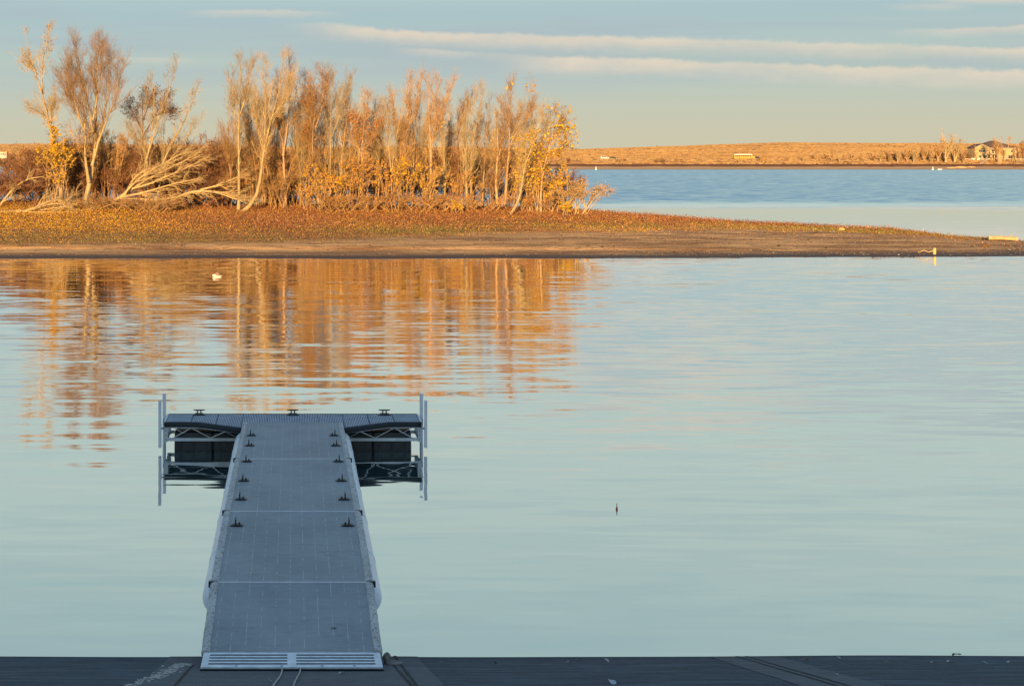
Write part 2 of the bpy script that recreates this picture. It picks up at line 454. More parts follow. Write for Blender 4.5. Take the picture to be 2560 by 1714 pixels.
# ---- far shore and hills
def hill_mat():
    m = bpy.data.materials.new('dry_grass_hill'); m.use_nodes = True
    g = NT(m.node_tree); b = g.n['Principled BSDF']
    geo = g.node('ShaderNodeNewGeometry'); pos = geo.outputs['Position']
    x, y, z = g.sep(pos)
    n1 = g.noise(g.mapping(pos, (0.012, 0.03, 0.25)), 1.0, 6, 0.62, 0.5)
    n2 = g.noise(g.mapping(pos, (0.10, 0.10, 0.8)), 1.0, 5, 0.65)
    n3 = g.noise(g.mapping(pos, (0.004, 0.02, 0.2), (0, 0, 0.1)), 1.0, 4, 0.55)
    grass = g.mix(g.sm(n1, 0.35, 0.62), (0.40, 0.225, 0.085), (0.58, 0.36, 0.14))
    grass = g.mix(g.m('MULTIPLY', g.sm(n2, 0.55, 0.72), 0.55), grass, (0.24, 0.13, 0.06))
    grass = g.mix(g.m('MULTIPLY', g.sm(n3, 0.52, 0.66), 0.5), grass, (0.36, 0.17, 0.085))
    zz = g.m('ADD', z, g.m('MULTIPLY', g.m('SUBTRACT', n2, 0.5), 1.2))
    c = g.mix(g.sm(zz, 1.25, 1.6), (0.50, 0.33, 0.175), (0.19, 0.085, 0.04))
    c = g.mix(g.sm(zz, 2.7, 3.3), c, grass)
    c = g.mix(g.m('SUBTRACT', 1.0, g.sm(z, 0.1, 0.4)), c, (0.28, 0.17, 0.09))
    g.l.new(c, b.inputs['Base Color']); b.inputs['Roughness'].default_value = 0.95
    b.inputs['Specular IOR Level'].default_value = 0.1
    bp = g.node('ShaderNodeBump'); bp.inputs['Strength'].default_value = 0.6; bp.inputs['Distance'].default_value = 1.0
    g.l.new(n2, bp.inputs['Height']); g.l.new(bp.outputs[0], b.inputs['Normal'])
    return m


ss = np.concatenate([np.linspace(-30, 80, 34), np.linspace(88, 300, 24), np.linspace(320, 900, 30), [1200, 2500, 5000]])
xs = np.concatenate([np.linspace(-3500, -700, 15)[:-1], np.linspace(-700, 1100, 240), np.linspace(1100, 4000, 16)[1:]])
X, SS = np.meshgrid(xs, ss); Y = far_dw(X) + SS; Z = far_z(X, Y); Z[-2:] -= 30
n, k = X.shape; idx = np.arange(n * k).reshape(n, k)
Fq = np.stack([idx[:-1, :-1], idx[:-1, 1:], idx[1:, 1:], idx[1:, :-1]], -1).reshape(-1, 4)
tag(mesh_obj('hills', np.stack([X, Y, Z], -1), Fq, hill_mat(), smooth=True), kind='structure')


# ---- near shore: an unseen bluff added behind the camera to shade ramp, dock and bay; the concrete ramp
def bluff_z(X, Y):
    z = ramp_z(Y) - 0.12
    crest = 17.2 + 0.5 * smooth(-32, -50, X + 0 * Y) + wavy(X, 0 * X, 0.09) * 0.2  # crest height shaped so the bluff's shadow ends short of the island
    z = np.where(Y < -25, 4.29 + (crest - 4.29) * smooth(-25, -60, Y), z)
    side = smooth(22, 45, np.abs(X)) * 1.2 * smooth(14, 2, Y) * smooth(-26, -10, Y)
    return z + side
V, Fq = grid(np.concatenate([np.linspace(-400, -70, 12)[:-1], np.linspace(-70, 70, 57), np.linspace(70, 400, 12)[1:]]),
             np.concatenate([[-500, -200], np.linspace(-90, -20, 36), np.linspace(-18, 30, 25)]), bluff_z)
tag(mesh_obj('shore_shade_bluff', V, Fq, mat('shore_soil', (0.20, 0.15, 0.10), 0.95, 0.35, 0.4), smooth=True), kind='structure')


def ramp_mat(name, groove, dark, light):
    m = bpy.data.materials.new(name); m.use_nodes = True
    g = NT(m.node_tree); b = g.n['Principled BSDF']
    geo = g.node('ShaderNodeNewGeometry'); pos = geo.outputs['Position']
    x, y, z = g.sep(pos)
    n1 = g.noise(g.mapping(pos, (0.5, 1.6, 1)), 1.0, 5, 0.6)
    n2 = g.noise(g.mapping(pos, (1.1, 34, 1), (0, 0, 0.012)), 1.0, 3, 0.6)
    n3 = g.noise(g.mapping(pos, (9, 60, 1)), 1.0, 4, 0.7)
    sp = g.noise(pos, 40.0, 3, 0.7)
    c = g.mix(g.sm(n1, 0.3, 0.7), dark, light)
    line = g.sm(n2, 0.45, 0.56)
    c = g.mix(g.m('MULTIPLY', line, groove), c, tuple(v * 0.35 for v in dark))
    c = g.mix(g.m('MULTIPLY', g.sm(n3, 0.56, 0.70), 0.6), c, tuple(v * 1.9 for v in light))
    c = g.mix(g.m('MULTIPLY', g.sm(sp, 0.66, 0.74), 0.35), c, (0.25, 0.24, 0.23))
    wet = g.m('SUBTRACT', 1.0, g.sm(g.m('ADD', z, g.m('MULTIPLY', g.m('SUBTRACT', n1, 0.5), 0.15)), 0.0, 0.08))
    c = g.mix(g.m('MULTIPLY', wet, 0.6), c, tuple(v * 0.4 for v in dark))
    g.l.new(c, b.inputs['Base Color'])
    g.l.new(g.lin(n1, 0.3, 0.7, 0.75, 0.9), b.inputs['Roughness'])
    b.inputs['Specular IOR Level'].default_value = 0.3
    bp = g.node('ShaderNodeBump'); bp.inputs['Strength'].default_value = 0.7; bp.inputs['Distance'].default_value = 0.012
    g.l.new(g.m('SUBTRACT', n3, line), bp.inputs['Height']); g.l.new(bp.outputs[0], b.inputs['Normal'])
    return m


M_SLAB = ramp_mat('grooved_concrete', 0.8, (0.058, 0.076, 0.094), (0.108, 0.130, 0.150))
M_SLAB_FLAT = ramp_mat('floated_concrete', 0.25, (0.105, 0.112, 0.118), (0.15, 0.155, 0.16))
M_JOINT = mat('joint_gap', (0.012, 0.013, 0.015), 0.9, 0.3, 5)


def ramp_sheet(name, xl, xr, y0, y1, mat_, dz, wob=0.0, n=40):
    """sheet lying on the ramp between two side lines given as (x at y0, x at y1)"""
    ys = np.linspace(y0, y1, n); t = (ys - y0) / (y1 - y0)
    l = xl[0] + (xl[1] - xl[0]) * t + wavy(ys * 3, ys * 0, 1.3) * wob
    r = xr[0] + (xr[1] - xr[0]) * t + wavy(ys * 3, ys * 0 + 5, 1.3) * wob
    nx = max(2, int((r[0] - l[0]) / .3) + 1)
    a = np.linspace(0, 1, nx)[None]; X = l[:, None] * (1 - a) + r[:, None] * a; Y = np.repeat(ys[:, None], nx, 1)
    Z = ramp_h(X, Y) + dz
    idx = np.arange(n * nx).reshape(n, nx)
    Fq = np.stack([idx[:-1, :-1], idx[:-1, 1:], idx[1:, 1:], idx[1:, :-1]], -1).reshape(-1, 4)
    return mesh_obj(name, np.stack([X, Y, Z], -1), Fq, mat_)


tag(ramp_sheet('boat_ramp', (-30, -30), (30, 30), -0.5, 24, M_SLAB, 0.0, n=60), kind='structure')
tag(ramp_sheet('ramp_walkway', (-1.45, -1.36), (1.27, 1.36), 2, 15.9, M_SLAB_FLAT, 0.004, 0.01), kind='structure')
tag(ramp_sheet('ramp_curb_strip', (4.35, 4.55), (5.05, 5.3), 2, 15.55, M_SLAB_FLAT, 0.004, 0.012), kind='structure')
tag(ramp_sheet('joint_strip', (1.13, 1.0), (1.165, 1.03), 2, 15.9, M_JOINT, 0.008, 0.008), kind='structure')
tag(ramp_sheet('joint_strip', (0.99, 1.1), (1.02, 1.13), 2, 15.9, M_JOINT, 0.009, 0.008), kind='structure')
tag(ramp_sheet('joint_strip', (4.68, 4.84), (4.715, 4.875), 2, 15.6, M_JOINT, 0.008, 0.008), kind='structure')
tag(ramp_sheet('joint_strip', (4.80, 4.94), (4.84, 4.975), 2, 15.6, M_JOINT, 0.008, 0.008), kind='structure')
tag(ramp_sheet('joint_strip', (-1.22, -1.05), (-1.19, -1.02), 2, 14.6, M_JOINT, 0.008, 0.008), kind='structure')

# ------------------------------------------------------------------ the dock
def deck_mat():
    m = bpy.data.materials.new('dock_deck'); m.use_nodes = True
    g = NT(m.node_tree); b = g.n['Principled BSDF']
    geo = g.node('ShaderNodeNewGeometry'); pos = geo.outputs['Position']
    x, y, z = g.sep(pos)
    n1 = g.noise(g.mapping(pos, (1.2, 0.8, 1)), 1.0, 5, 0.6)
    n2 = g.noise(g.mapping(pos, (5, 16, 1)), 1.0, 5, 0.7)
    n3 = g.noise(g.mapping(pos, (3.0, 11, 1), (0, 0, 0.1)), 1.0, 6, 0.7, 0.6)
    c = g.mix(g.sm(n1, 0.3, 0.7), (0.25, 0.262, 0.27), (0.315, 0.328, 0.336))
    c = g.mix(g.m('MULTIPLY', g.sm(n2, 0.5, 0.75), 0.35), c, (0.44, 0.44, 0.44))
    c = g.mix(g.m('MULTIPLY', g.sm(n3, 0.54, 0.72), 0.5), c, (0.19, 0.17, 0.14))
    # rows of screws / plank lines along the walkway
    fx = g.m('ABSOLUTE', g.m('SUBTRACT', g.m('FRACT', g.m('DIVIDE', g.m('ADD', x, 5.0), 0.1525)), 0.5))
    ln = g.m('SUBTRACT', 1.0, g.sm(fx, 0.012, 0.035))
    dash = g.sm(g.noise(g.mapping(pos, (6.0, 9.0, 1)), 1.0, 3, 0.6), 0.45, 0.6)
    c = g.mix(g.m('MULTIPLY', g.m('MULTIPLY', ln, dash), 0.8), c, (0.56, 0.57, 0.57))
    g.l.new(c, b.inputs['Base Color']); b.inputs['Roughness'].default_value = 0.62
    bp = g.node('ShaderNodeBump'); bp.inputs['Strength'].default_value = 0.25; bp.inputs['Distance'].default_value = 0.004
    g.l.new(n2, bp.inputs['Height']); g.l.new(bp.outputs[0], b.inputs['Normal'])
    return m


def speckle_mat():
    m = bpy.data.materials.new('worn_edging'); m.use_nodes = True
    g = NT(m.node_tree); b = g.n['Principled BSDF']
    tc = g.node('ShaderNodeTexCoord'); pos = tc.outputs['Object']
    n1 = g.noise(pos, 26, 4, 0.7); n2 = g.noise(g.mapping(pos, (6, 2.5, 6)), 1.0, 5, 0.65)
    c = g.mix(g.sm(n2, 0.3, 0.7), (0.46, 0.43, 0.40), (0.62, 0.59, 0.55))
    c = g.mix(g.m('MULTIPLY', g.sm(n1, 0.52, 0.62), 0.75), c, (0.11, 0.105, 0.10))
    g.l.new(c, b.inputs['Base Color']); b.inputs['Roughness'].default_value = 0.8
    return m


M_DECK = deck_mat(); M_EDGE = speckle_mat()
M_ALU = mat('aluminium', (0.68, 0.68, 0.68), 0.5, 0.12, 6)
M_ALU_DULL = mat('dull_aluminium', (0.42, 0.43, 0.43), 0.6, 0.25, 8)
M_PVC = mat('white_plastic_pipe', (0.80, 0.82, 0.86), 0.4, 0.10, 2.5)
M_WHITE = mat('white_post', (0.82, 0.81, 0.82), 0.5, 0.08, 4)
M_RUBBER = mat('black_rubber', (0.012, 0.014, 0.018), 0.45, 0.3, 9)
M_FLOAT = mat('black_plastic_float', (0.016, 0.02, 0.024), 0.38, 0.5, 4)
M_GRATE_DARK = mat('grating_gap', (0.07, 0.09, 0.12), 0.8, 0.3, 6)
M_GRATE = mat('grey_grating', (0.47, 0.50, 0.55), 0.6, 0.2, 5)
M_PLATE = mat('galvanised_plate', (0.72, 0.75, 0.78), 0.5, 0.18, 9)
M_SLOT = mat('plate_slot', (0.03, 0.045, 0.065), 0.8, 0.2, 6)

dock = empty('dock', (-.022, 14.5, 0))
tag(dock, 'T-shaped grey floating dock reaching from the boat ramp into the calm bay', 'dock')
D0 = 14.5


def dy(m):                       # shift shapes written in world y to the dock's own origin
    m.V = [(v[0], v[1] - D0, v[2]) for v in m.V]; return m


Y0, Y1, Y2, Y3, Y4 = 14.52, 16.18, 19.25, 22.75, 26.35       # near end, hinges, start of the T
ZD = {Y0: 0.43, Y1: 0.655, Y2: 0.70, Y3: 0.68, Y4: 0.64}
HW = 0.915
def deck_z(y): return float(np.interp(y, [Y0, Y1, Y2, Y3, Y4, 30], [0.43, 0.655, 0.70, 0.67, 0.585, 0.56]))


def slab(m, x0, x1, ya, yb, dz0, dz1):
    za, zb = deck_z(ya), deck_z(yb)
    m.hexa([(x0, ya, za + dz0), (x1, ya, za + dz0), (x1, yb, zb + dz0), (x0, yb, zb + dz0)],
           [(x0, ya, za + dz1), (x1, ya, za + dz1), (x1, yb, zb + dz1), (x0, yb, zb + dz1)])
    return m


seg = [(Y0, Y1), (Y1, Y2), (Y2, Y3), (Y3, Y4)]
for i, (a, b) in enumerate(seg):
    m = MB(); slab(m, -HW + .075, HW - .075, a + .012, b - .004, -.05, 0)
    dy(m).build('deck_panel', M_DECK, dock, bevel=.006)
    m = MB(); slab(m, -HW + .03, HW - .03, a + .03, b - .03, -.20, -.055)
    dy(m).build('panel_frame', M_ALU_DULL, dock)
    for sx in (-1, 1):
        m = MB()
        # rolled edging with a rounded top
        n = 24
        pr = [(-.045, -.06), (-.05, -.01), (-.035, .012), (0, .02), (.03, .012), (.042, -.005), (.042, -.06)]
        ys = np.linspace(a + .03, b - .02, n)
        rg = np.random.RandomState(40 + i * 2 + sx)
        V = []
        for yv in ys:
            w = rg.uniform(-.004, .004)
            V += [(sx * (HW - .037) + sx * -p[0] * 1.0 + w, yv, deck_z(yv) + p[1] + rg.uniform(-.003, .003)) for p in pr]
        k = len(pr)
        Fs = [(r * k + j, r * k + j + 1, (r + 1) * k + j + 1, (r + 1) * k + j) for r in range(n - 1) for j in range(k - 1)]
        Fs += [tuple(range(k)), tuple((n - 1) * k + j for j in range(k))]
        m.add(V, Fs); dy(m).build('edging', M_EDGE, dock)
for yv in (Y1, Y2, Y3):
    m = MB(); m.tube([(-HW + .07, yv, deck_z(yv) + .0), (HW - .07, yv, deck_z(yv) + .0)], .011, 6)
    dy(m).build('hinge_strip', M_ALU, dock)
    for sx in (-1, 1):
        m = MB(); m.box(sx * HW - .035, sx * HW + .035, yv - .035, yv + .03, deck_z(yv) - .05, deck_z(yv) + .018)
        dy(m).build('hinge_bracket', M_RUBBER, dock, bevel=.006)
# long white pontoons either side
for sx in (-1, 1):
    m = MB(); pts = []; rr = []
    ya, yb, r = 16.55, 26.0, .195
    for k in range(9):
        t = k / 8 * math.pi / 2; pts.append((sx * .865, ya + .26 * (1 - math.cos(t)) , .30)); rr.append(max(.008, r * math.sin(t)))
    for yv in np.linspace(ya + .6, yb, 12): pts.append((sx * .865, yv, .30)); rr.append(r)
    m.tube(pts, rr, 22)
    o = dy(m).build('pontoon', M_PVC, dock, smooth=True)
    for yv in (18.2, 20.1, 21.9, 23.7, 24.9):
        c = MB(); c.tube([(sx * .865, yv - .03, .30), (sx * .865, yv + .03, .30)], r + .006, 22)
        dy(c).build('band', M_PVC, o, smooth=False)
# ramp plate at the shore end
m = MB()
zp0 = float(ramp_z(14.05)) + .045; zp1 = deck_z(Y0) + .004
def plate_pt(x, t, dz=0): return (x, 14.03 + (Y0 + .01 - 14.03) * t, zp0 + (zp1 - zp0) * t + dz)
m.hexa([plate_pt(-.90, 0, -.02), plate_pt(.90, 0, -.02), plate_pt(.90, 1, -.02), plate_pt(-.90, 1, -.02)],
       [plate_pt(-.90, 0), plate_pt(.90, 0), plate_pt(.90, 1), plate_pt(-.90, 1)])
plate = dy(m).build('ramp_plate', M_PLATE, dock, bevel=.004)
for xa, xb in ((-.83, -.045), (.045, .83)):
    for t in (.17, .37, .57, .77):
        m = MB(); xs_ = (xa * 1.0, xb * 1.0)
        m.hexa([plate_pt(xs_[0], t, .001), plate_pt(xs_[1], t, .001), plate_pt(xs_[1], t + .065, .001), plate_pt(xs_[0], t + .065, .001)],
               [plate_pt(xs_[0], t, .003), plate_pt(xs_[1], t, .003), plate_pt(xs_[1], t + .065, .003), plate_pt(xs_[0], t + .065, .003)])
        dy(m).build('slot', M_SLOT, plate)
m = MB(); m.hexa([plate_pt(-.905, -.08, -.05), plate_pt(.905, -.08, -.05), plate_pt(.905, .05, -.05), plate_pt(-.905, .05, -.05)],
                 [plate_pt(-.905, -.08, -.012), plate_pt(.905, -.08, -.012), plate_pt(.905, .05, -.022), plate_pt(-.905, .05, -.022)])
dy(m).build('rubber_lip', M_RUBBER, plate)
for xv in (-.55, -.1, .3, .62):
    m = MB(); m.tube([plate_pt(xv, .06, 0), plate_pt(xv, .06, .008)], .012, 8)
    dy(m).build('bolt', M_ALU_DULL, plate)

# T head: grating on a truss frame with float drums
TX, TF, TN, TI, ZT = 2.40, 27.4, 26.6, 26.05, 0.555
def near_edge(x):               # near edge of the head, flaring towards the walkway
    a = abs(x)
    return float(np.interp(a, [HW, 1.75, TX], [TI, TN, TN]))


m = MB()
poly = [(-TX, TF), (TX, TF), (TX, TN), (1.75, TN), (HW, TI), (-HW, TI), (-1.75, TN), (-TX, TN)]
m.prism(poly, 'z', ZT - .045, ZT - .012)
head = dy(m).build('head_deck', M_GRATE_DARK, dock)
m = MB(); p = .0315; xv = -TX + .012
while xv < TX - .01:
    yn = near_edge(xv) if abs(xv) > HW else Y4 + .01
    m.box(xv, xv + .0185, yn + .006, TF - .006, ZT - .013, ZT)
    xv += p
dy(m).build('grating', M_GRATE, head)
for k in range(11):
    m = MB(); xv = -TX + .02 + k * (2 * TX - .04) / 10
    yn = near_edge(xv) if abs(xv) > HW else Y4 + .01
    m.box(xv - .006, xv + .006, yn + .004, TF - .004, ZT - .01, ZT + .002)
    dy(m).build('panel_seam', M_GRATE_DARK, head)
m = MB(); m.box(-TX, TX, TF, TF + .025, ZT - .10, ZT + .006); dy(m).build('far_fascia', M_RUBBER, dock)
for sx in (-1, 1):
    m = MB(); m.box(sx * TX - .018, sx * TX + .018, TN, TF, ZT - .08, ZT + .006); dy(m).build('side_trim', M_ALU, dock)
    pts = [(sx * TX, TN - .02, ZT - .045), (sx * 2.05, TN - .02, ZT - .043), (sx * 1.80, TN - .03, ZT - .045), (sx * 1.55, TN - .15, ZT - .052), (sx * (HW + .02), TI - .03, ZT - .06)]
    m = MB(); m.tube(pts, .05, 12); dy(m).build('bumper', M_RUBBER, dock, smooth=True)
    # lattice frames, near and far
    for yf, in ((TN + .0,), (TF - .06,)):
        def yy(x): return yf if yf > TN + .1 else near_edge(x)
        m = MB()
        xs_ = [TX - .02, 2.0, 1.75, 1.3, HW]
        top = [(sx * x, yy(x), ZT - .105) for x in xs_]
        m.tube(top, .014, 6)
        m.box(*sorted((sx * (TX - .0), sx * .9)), yf - .0, yf + .05, .195, .25)
        m.box(*sorted((sx * (TX - .06), sx * (TX + .012))), yf - .008, yf + .04, .185, ZT - .06)
        for xa, xb in ((2.28, 2.14), (1.72, 2.06), (1.62, 1.28), (.98, 1.22), (1.86, 2.1)):
            pass
        zig = [(2.24, .25), (1.90, ZT - .11), (1.54, .25), (1.25, ZT - .12), (1.02, .25)]
        for (xa, za), (xb, zb) in zip(zig[:-1], zig[1:]):
            m.tube([(sx * xa, yy(xa) if za > .4 else yf + .02, za), (sx * xb, yy(xb) if zb > .4 else yf + .02, zb)], .009, 6)
        m.tube([(sx * 2.24, yf + .02, ZT - .11), (sx * 2.05, yf + .02, .34), (sx * 1.9, yf + .02, ZT - .11)], .007, 5)
        fr = dy(m).build('truss_frame', M_ALU, dock)
        for zz in (.23, .31, .39, .47):
            b = MB(); b.tube([(sx * (TX - .024), yf - .008, zz), (sx * (TX - .024), yf - .018, zz)], .008, 6)
            dy(b).build('bolt', M_RUBBER, fr)
    m = MB(); m.box(*sorted((sx * (TX - .05), sx * (TX - .01))), TN + .05, TF - .065, .19, .24)
    m.box(*sorted((sx * (TX - .05), sx * (TX - .01))), TN + .045, TF - .07, ZT - .13, ZT - .085)
    dy(m).build('end_frame', M_ALU_DULL, dock)
    # two float drums per side
    for xa, xb in ((1.50, 2.22), (.78, 1.48)):
        m = MB()
        pr = [(TN + .06, -.16), (TN + .02, .02), (TN + .05, .20), (TN + .10, .36), (TF - .10, .36), (TF - .05, .20), (TF - .03, -.16)]
        m.prism(pr, 'x', sx * xa, sx * xb)
        o = dy(m).build('float_drum', M_FLOAT, dock, bevel=.03)
        for xr in np.linspace(xa + .12, xb - .12, 3):
            r_ = MB(); r_.box(*sorted((sx * xr - .014, sx * xr + .014)), TN + .008, TN + .06, -.05, .17)
            dy(r_).build('rib', M_FLOAT, o)
    # guide pipe at the far corner and white fender post on the near side
    m = MB(); m.tube([(sx * (TX + .072), TF - .05, -.6), (sx * (TX + .072), TF - .05, .955)], .034, 14)
    o = dy(m).build('guide_pole', M_WHITE, dock, smooth=False)
    b = MB(); b.box(*sorted((sx * (TX + .005), sx * (TX + .1))), TF - .1, TF, .36, .48); dy(b).build('bracket', M_ALU_DULL, o, bevel=.006)
    m = MB(); m.box(*sorted((sx * (TX + .055), sx * (TX + .107))), TN - .10, TN, .085, .965)
    o = dy(m).build('fender_post', M_WHITE, dock, bevel=.008)
    b = MB(); b.tube([(sx * TX, TN - .03, .44), (sx * (TX + .09), TN - .03, .44)], .02, 8); dy(b).build('bracket', M_ALU_DULL, o)


def cleat(x, y, z, along_x, tall=True):
    m = MB()
    w, d = (.13, .07)
    base = [(-w, 0), (-w * .55, .028), (w * .55, .028), (w, 0)]
    m.prism([(p[0], p[1]) for p in base], 'y', -d, d)
    o = m.build('cleat', M_RUBBER, dock, bevel=.012)
    h = MB()
    if along_x:
        for s_ in (-1, 1): h.tube([(s_ * .035, 0, .02), (s_ * .03, 0, .085)], .012, 8)
        h.tube([(-.11, 0, .098), (-.06, 0, .09), (.06, 0, .09), (.11, 0, .098)], [.008, .013, .013, .008], 8)
    else:
        s_ = -1 if x < 0 else 1
        for q in (-.03, .03): h.tube([(s_ * .02, q, .02), (s_ * .02, q, .085)], .013, 8)
        h.tube([(s_ * .02, -.10, .112), (s_ * .02, -.05, .09), (s_ * .02, .05, .09), (s_ * .02, .10, .112)], [.010, .015, .015, .010], 8)
        h.tube([(-s_ * .045, 0, .015), (-s_ * .045, 0, .058)], .016, 8)
    o.location = (x, y - D0, z)
    if not along_x: o.scale = (.72, .72, .8)
    h.build('horn', M_RUBBER, o, smooth=True)
    if not along_x: o.rotation_euler.z = 0
    return o


for yv in (24.95, 23.95, 22.55, 21.15, 19.95, 18.55):
    for sx in (-1, 1):
        cleat(sx * (HW - .19), yv, deck_z(yv), False)
for xv in (-1.80, 0.0, 1.76): cleat(xv, TF - .07, ZT, True)

# ------------------------------------------------------------------ ropes, stones and litter on the ramp
M_ROPE = mat('rope', (0.42, 0.41, 0.38), 0.9, 0.3, 30)
for i, (xa, xb) in enumerate(((-.115, -.185), (.055, .0))):
    m = MB(); pts = []
    for t in np.linspace(0, 1, 14):
        yv = 14.06 - t * 3.2
        pts.append((xa + (xb - xa) * t * 1.9 + .012 * math.sin(t * 9 + i), yv, float(ramp_z(yv)) + .018 + (.012 if t == 0 else 0)))
    m.tube(pts, .008, 7)
    o = m.build('rope', M_ROPE, None, smooth=True)
    tag(o, ('pale thin rope running down the ramp, the left one of the pair' if i == 0 else 'pale thin rope running down the ramp, the right one of the pair'), 'rope', 'ropes below the ramp plate')

M_STONE = mat('stone', (0.26, 0.23, 0.19), 0.9, 0.4, 9, bump=0.5)
rg = np.random.default_rng(5)
V, Fs = blob(rg, (.045, .04, .06), 2, .25)
o = mesh_obj('stone', V, Fs, M_STONE, loc=(.965, 14.85, float(ramp_z(14.85)) + .05)); tag(o, 'grey brown stone standing at the right shore corner of the dock', 'stone')
V, Fs = blob(rg, (.08, .06, .022), 2, .2)
o = mesh_obj('stone', V, Fs, M_STONE, loc=(1.03, 14.7, float(ramp_z(14.7)) + .012)); tag(o, 'flat grey stone lying below the upright stone by the dock', 'stone')

M_LITTER = leaf_mat('dry_leaf')
def curl_leaf(r, w, col, rng):
    V = []; n = 6
    for i in range(n + 1):
        t = i / n; hw = w * math.sin(math.pi * (0.06 + 0.88 * t)) ; z = .25 * w * math.sin(t * 5) + rng.uniform(0, .1) * w
        V += [(-r + 2 * r * t, -hw, z + .35 * hw), (-r + 2 * r * t, 0, z), (-r + 2 * r * t, hw, z + .35 * hw)]
    Fs = []
    for i in range(n):
        for j in range(2): Fs.append((i * 3 + j, (i + 1) * 3 + j, (i + 1) * 3 + j + 1, i * 3 + j + 1))
    return np.array(V), Fs, np.tile(np.array(col), (len(V), 1))


leaves = [(1530, 1707, .07, (.62, .64, .66), 'white scrap of litter lying on the grooved ramp at the lower edge'),
          (2015, 1649, .045, (.36, .16, .06), 'orange brown leaf at the waterline right of the diagonal joint'),
          (2096, 1643, .03, (.58, .55, .5), 'small pale leaf at the waterline beside the orange brown leaf'),
          (2392, 1637, .07, (.20, .09, .06), 'reddish brown leaf on the waterline near the right edge'),
          (2092, 1686, .025, (.6, .62, .62), 'tiny white scrap on the edge of the diagonal concrete strip'),
          (855, 1682, .045, (.50, .47, .42), 'pale leaf lying on the smooth slab below the ramp plate'),
          (890, 1663, .03, (.45, .28, .14), 'tan leaf lying against the lip of the ramp plate'),
          (812, 1664, .022, (.42, .27, .15), 'small tan leaf under the middle of the ramp plate'),
          (675, 1702, .03, (.48, .45, .40), 'pale scrap lying just left of the ropes'),
          (985, 1657, .035, (.38, .34, .28), 'curled leaf caught in the double joint beside the dock'),
          (1105, 1656, .03, (.45, .40, .32), 'pale leaf on the ramp right of the double joint'),
          (1237, 1656, .035, (.05, .04, .035), 'dark leaf on the ramp between double joint and diagonal strip'),
          (1425, 1655, .05, (.40, .35, .28), 'tan leaf near the waterline left of the diagonal strip'),
          (1515, 1650, .05, (.52, .48, .42), 'long pale leaf near the waterline just left of the diagonal strip'),
          (2375, 1653, .05, (.55, .53, .5), 'pale leaf cluster on the ramp below the reddish brown leaf'),
          (2460, 1656, .04, (.55, .53, .5), 'pale leaf on the ramp close to the right edge'),
          (2330, 1655, .03, (.5, .47, .42), 'small pale leaf left of the pale leaf cluster'),
          (2215, 1654, .035, (.42, .36, .3), 'dull tan leaf midway between diagonal strip and right edge'),
          (2520, 1654, .035, (.55, .52, .48), 'pale leaf on the ramp at the right edge of the picture')]
for i, (px, py, r, col, lab) in enumerate(leaves):
    # find where the ramp lies under that view direction
    d = 14.0
    for _ in range(30): d = (EYE - float(ramp_z(d)) - .008) * F / (py - HY)
    V, Fs, cc = curl_leaf(r, r * .5, col, np.random.RandomState(i))
    p = W(px, py, d)
    o = mesh_obj('fallen_leaf' if 'leaf' in lab else 'litter_scrap', V, Fs, M_LITTER, colors=cc, loc=(p[0], p[1], p[2] + .004))
    o.rotation_euler = (-.25, 0, (i * 1.7) % 3.1 - 1.5)
    tag(o, lab, 'leaf' if 'leaf' in lab else 'litter', 'leaves and scraps on the ramp')

dk = np.array((.42, 15.05, deck_z(15.05) + .006))
V, Fs, cc = curl_leaf(.035, .012, (.05, .045, .04), np.random.RandomState(90))
o = mesh_obj('fallen_leaf', V, Fs, M_LITTER, colors=cc, loc=tuple(dk)); o.rotation_euler = (0, 0, .35)
tag(o, 'narrow dark leaf lying on the nearest deck panel of the dock', 'leaf', 'leaves on the dock')

# pale gravel washed along the left edge of the walkway slab
rg = np.random.default_rng(8); Vs = []; Fa = []; b0 = 0
for i in range(420):
    t = rg.random() ** 1.2; yv = 14.75 - t * 3.4
    xv = -1.08 - .42 * min(1, t * 1.3) * (0.3 + t) + rg.normal() * .05 - .08
    r = rg.uniform(.004, .016)
    V, Fs = blob(rg, (r * 1.5, r, r * .6), 1, .15)
    V = V + np.array((xv, yv, float(ramp_z(yv)) + .004))
    Vs.append(V); Fa += [tuple(q + b0 for q in f) for f in Fs]; b0 += len(V)
tag(mesh_obj('gravel', np.concatenate(Vs), Fa, mat('pale_gravel', (0.50, 0.44, 0.38), 0.9, 0.3, 20)), kind='stuff')

# ------------------------------------------------------------------ things on the water and on the spit
bob = empty('fishing_float', tuple(W(1542, 1273, EYE * F / (1273 - HY))))
tag(bob, 'small red fishing float with a dark stem standing in open water', 'fishing float')
m = MB(); m.tube([(0, 0, -.06), (0, 0, -.03), (0, 0, .0), (0, 0, .03), (0, 0, .055)], [.004, .013, .018, .013, .004], 12)
m.build('body', mat('red_paint', (0.50, 0.06, 0.035), 0.4, 0.2, 20), bob, smooth=True)
m = MB(); m.tube([(0, 0, .05), (0, 0, .095)], .005, 8); m.build('stem', M_RUBBER, bob)

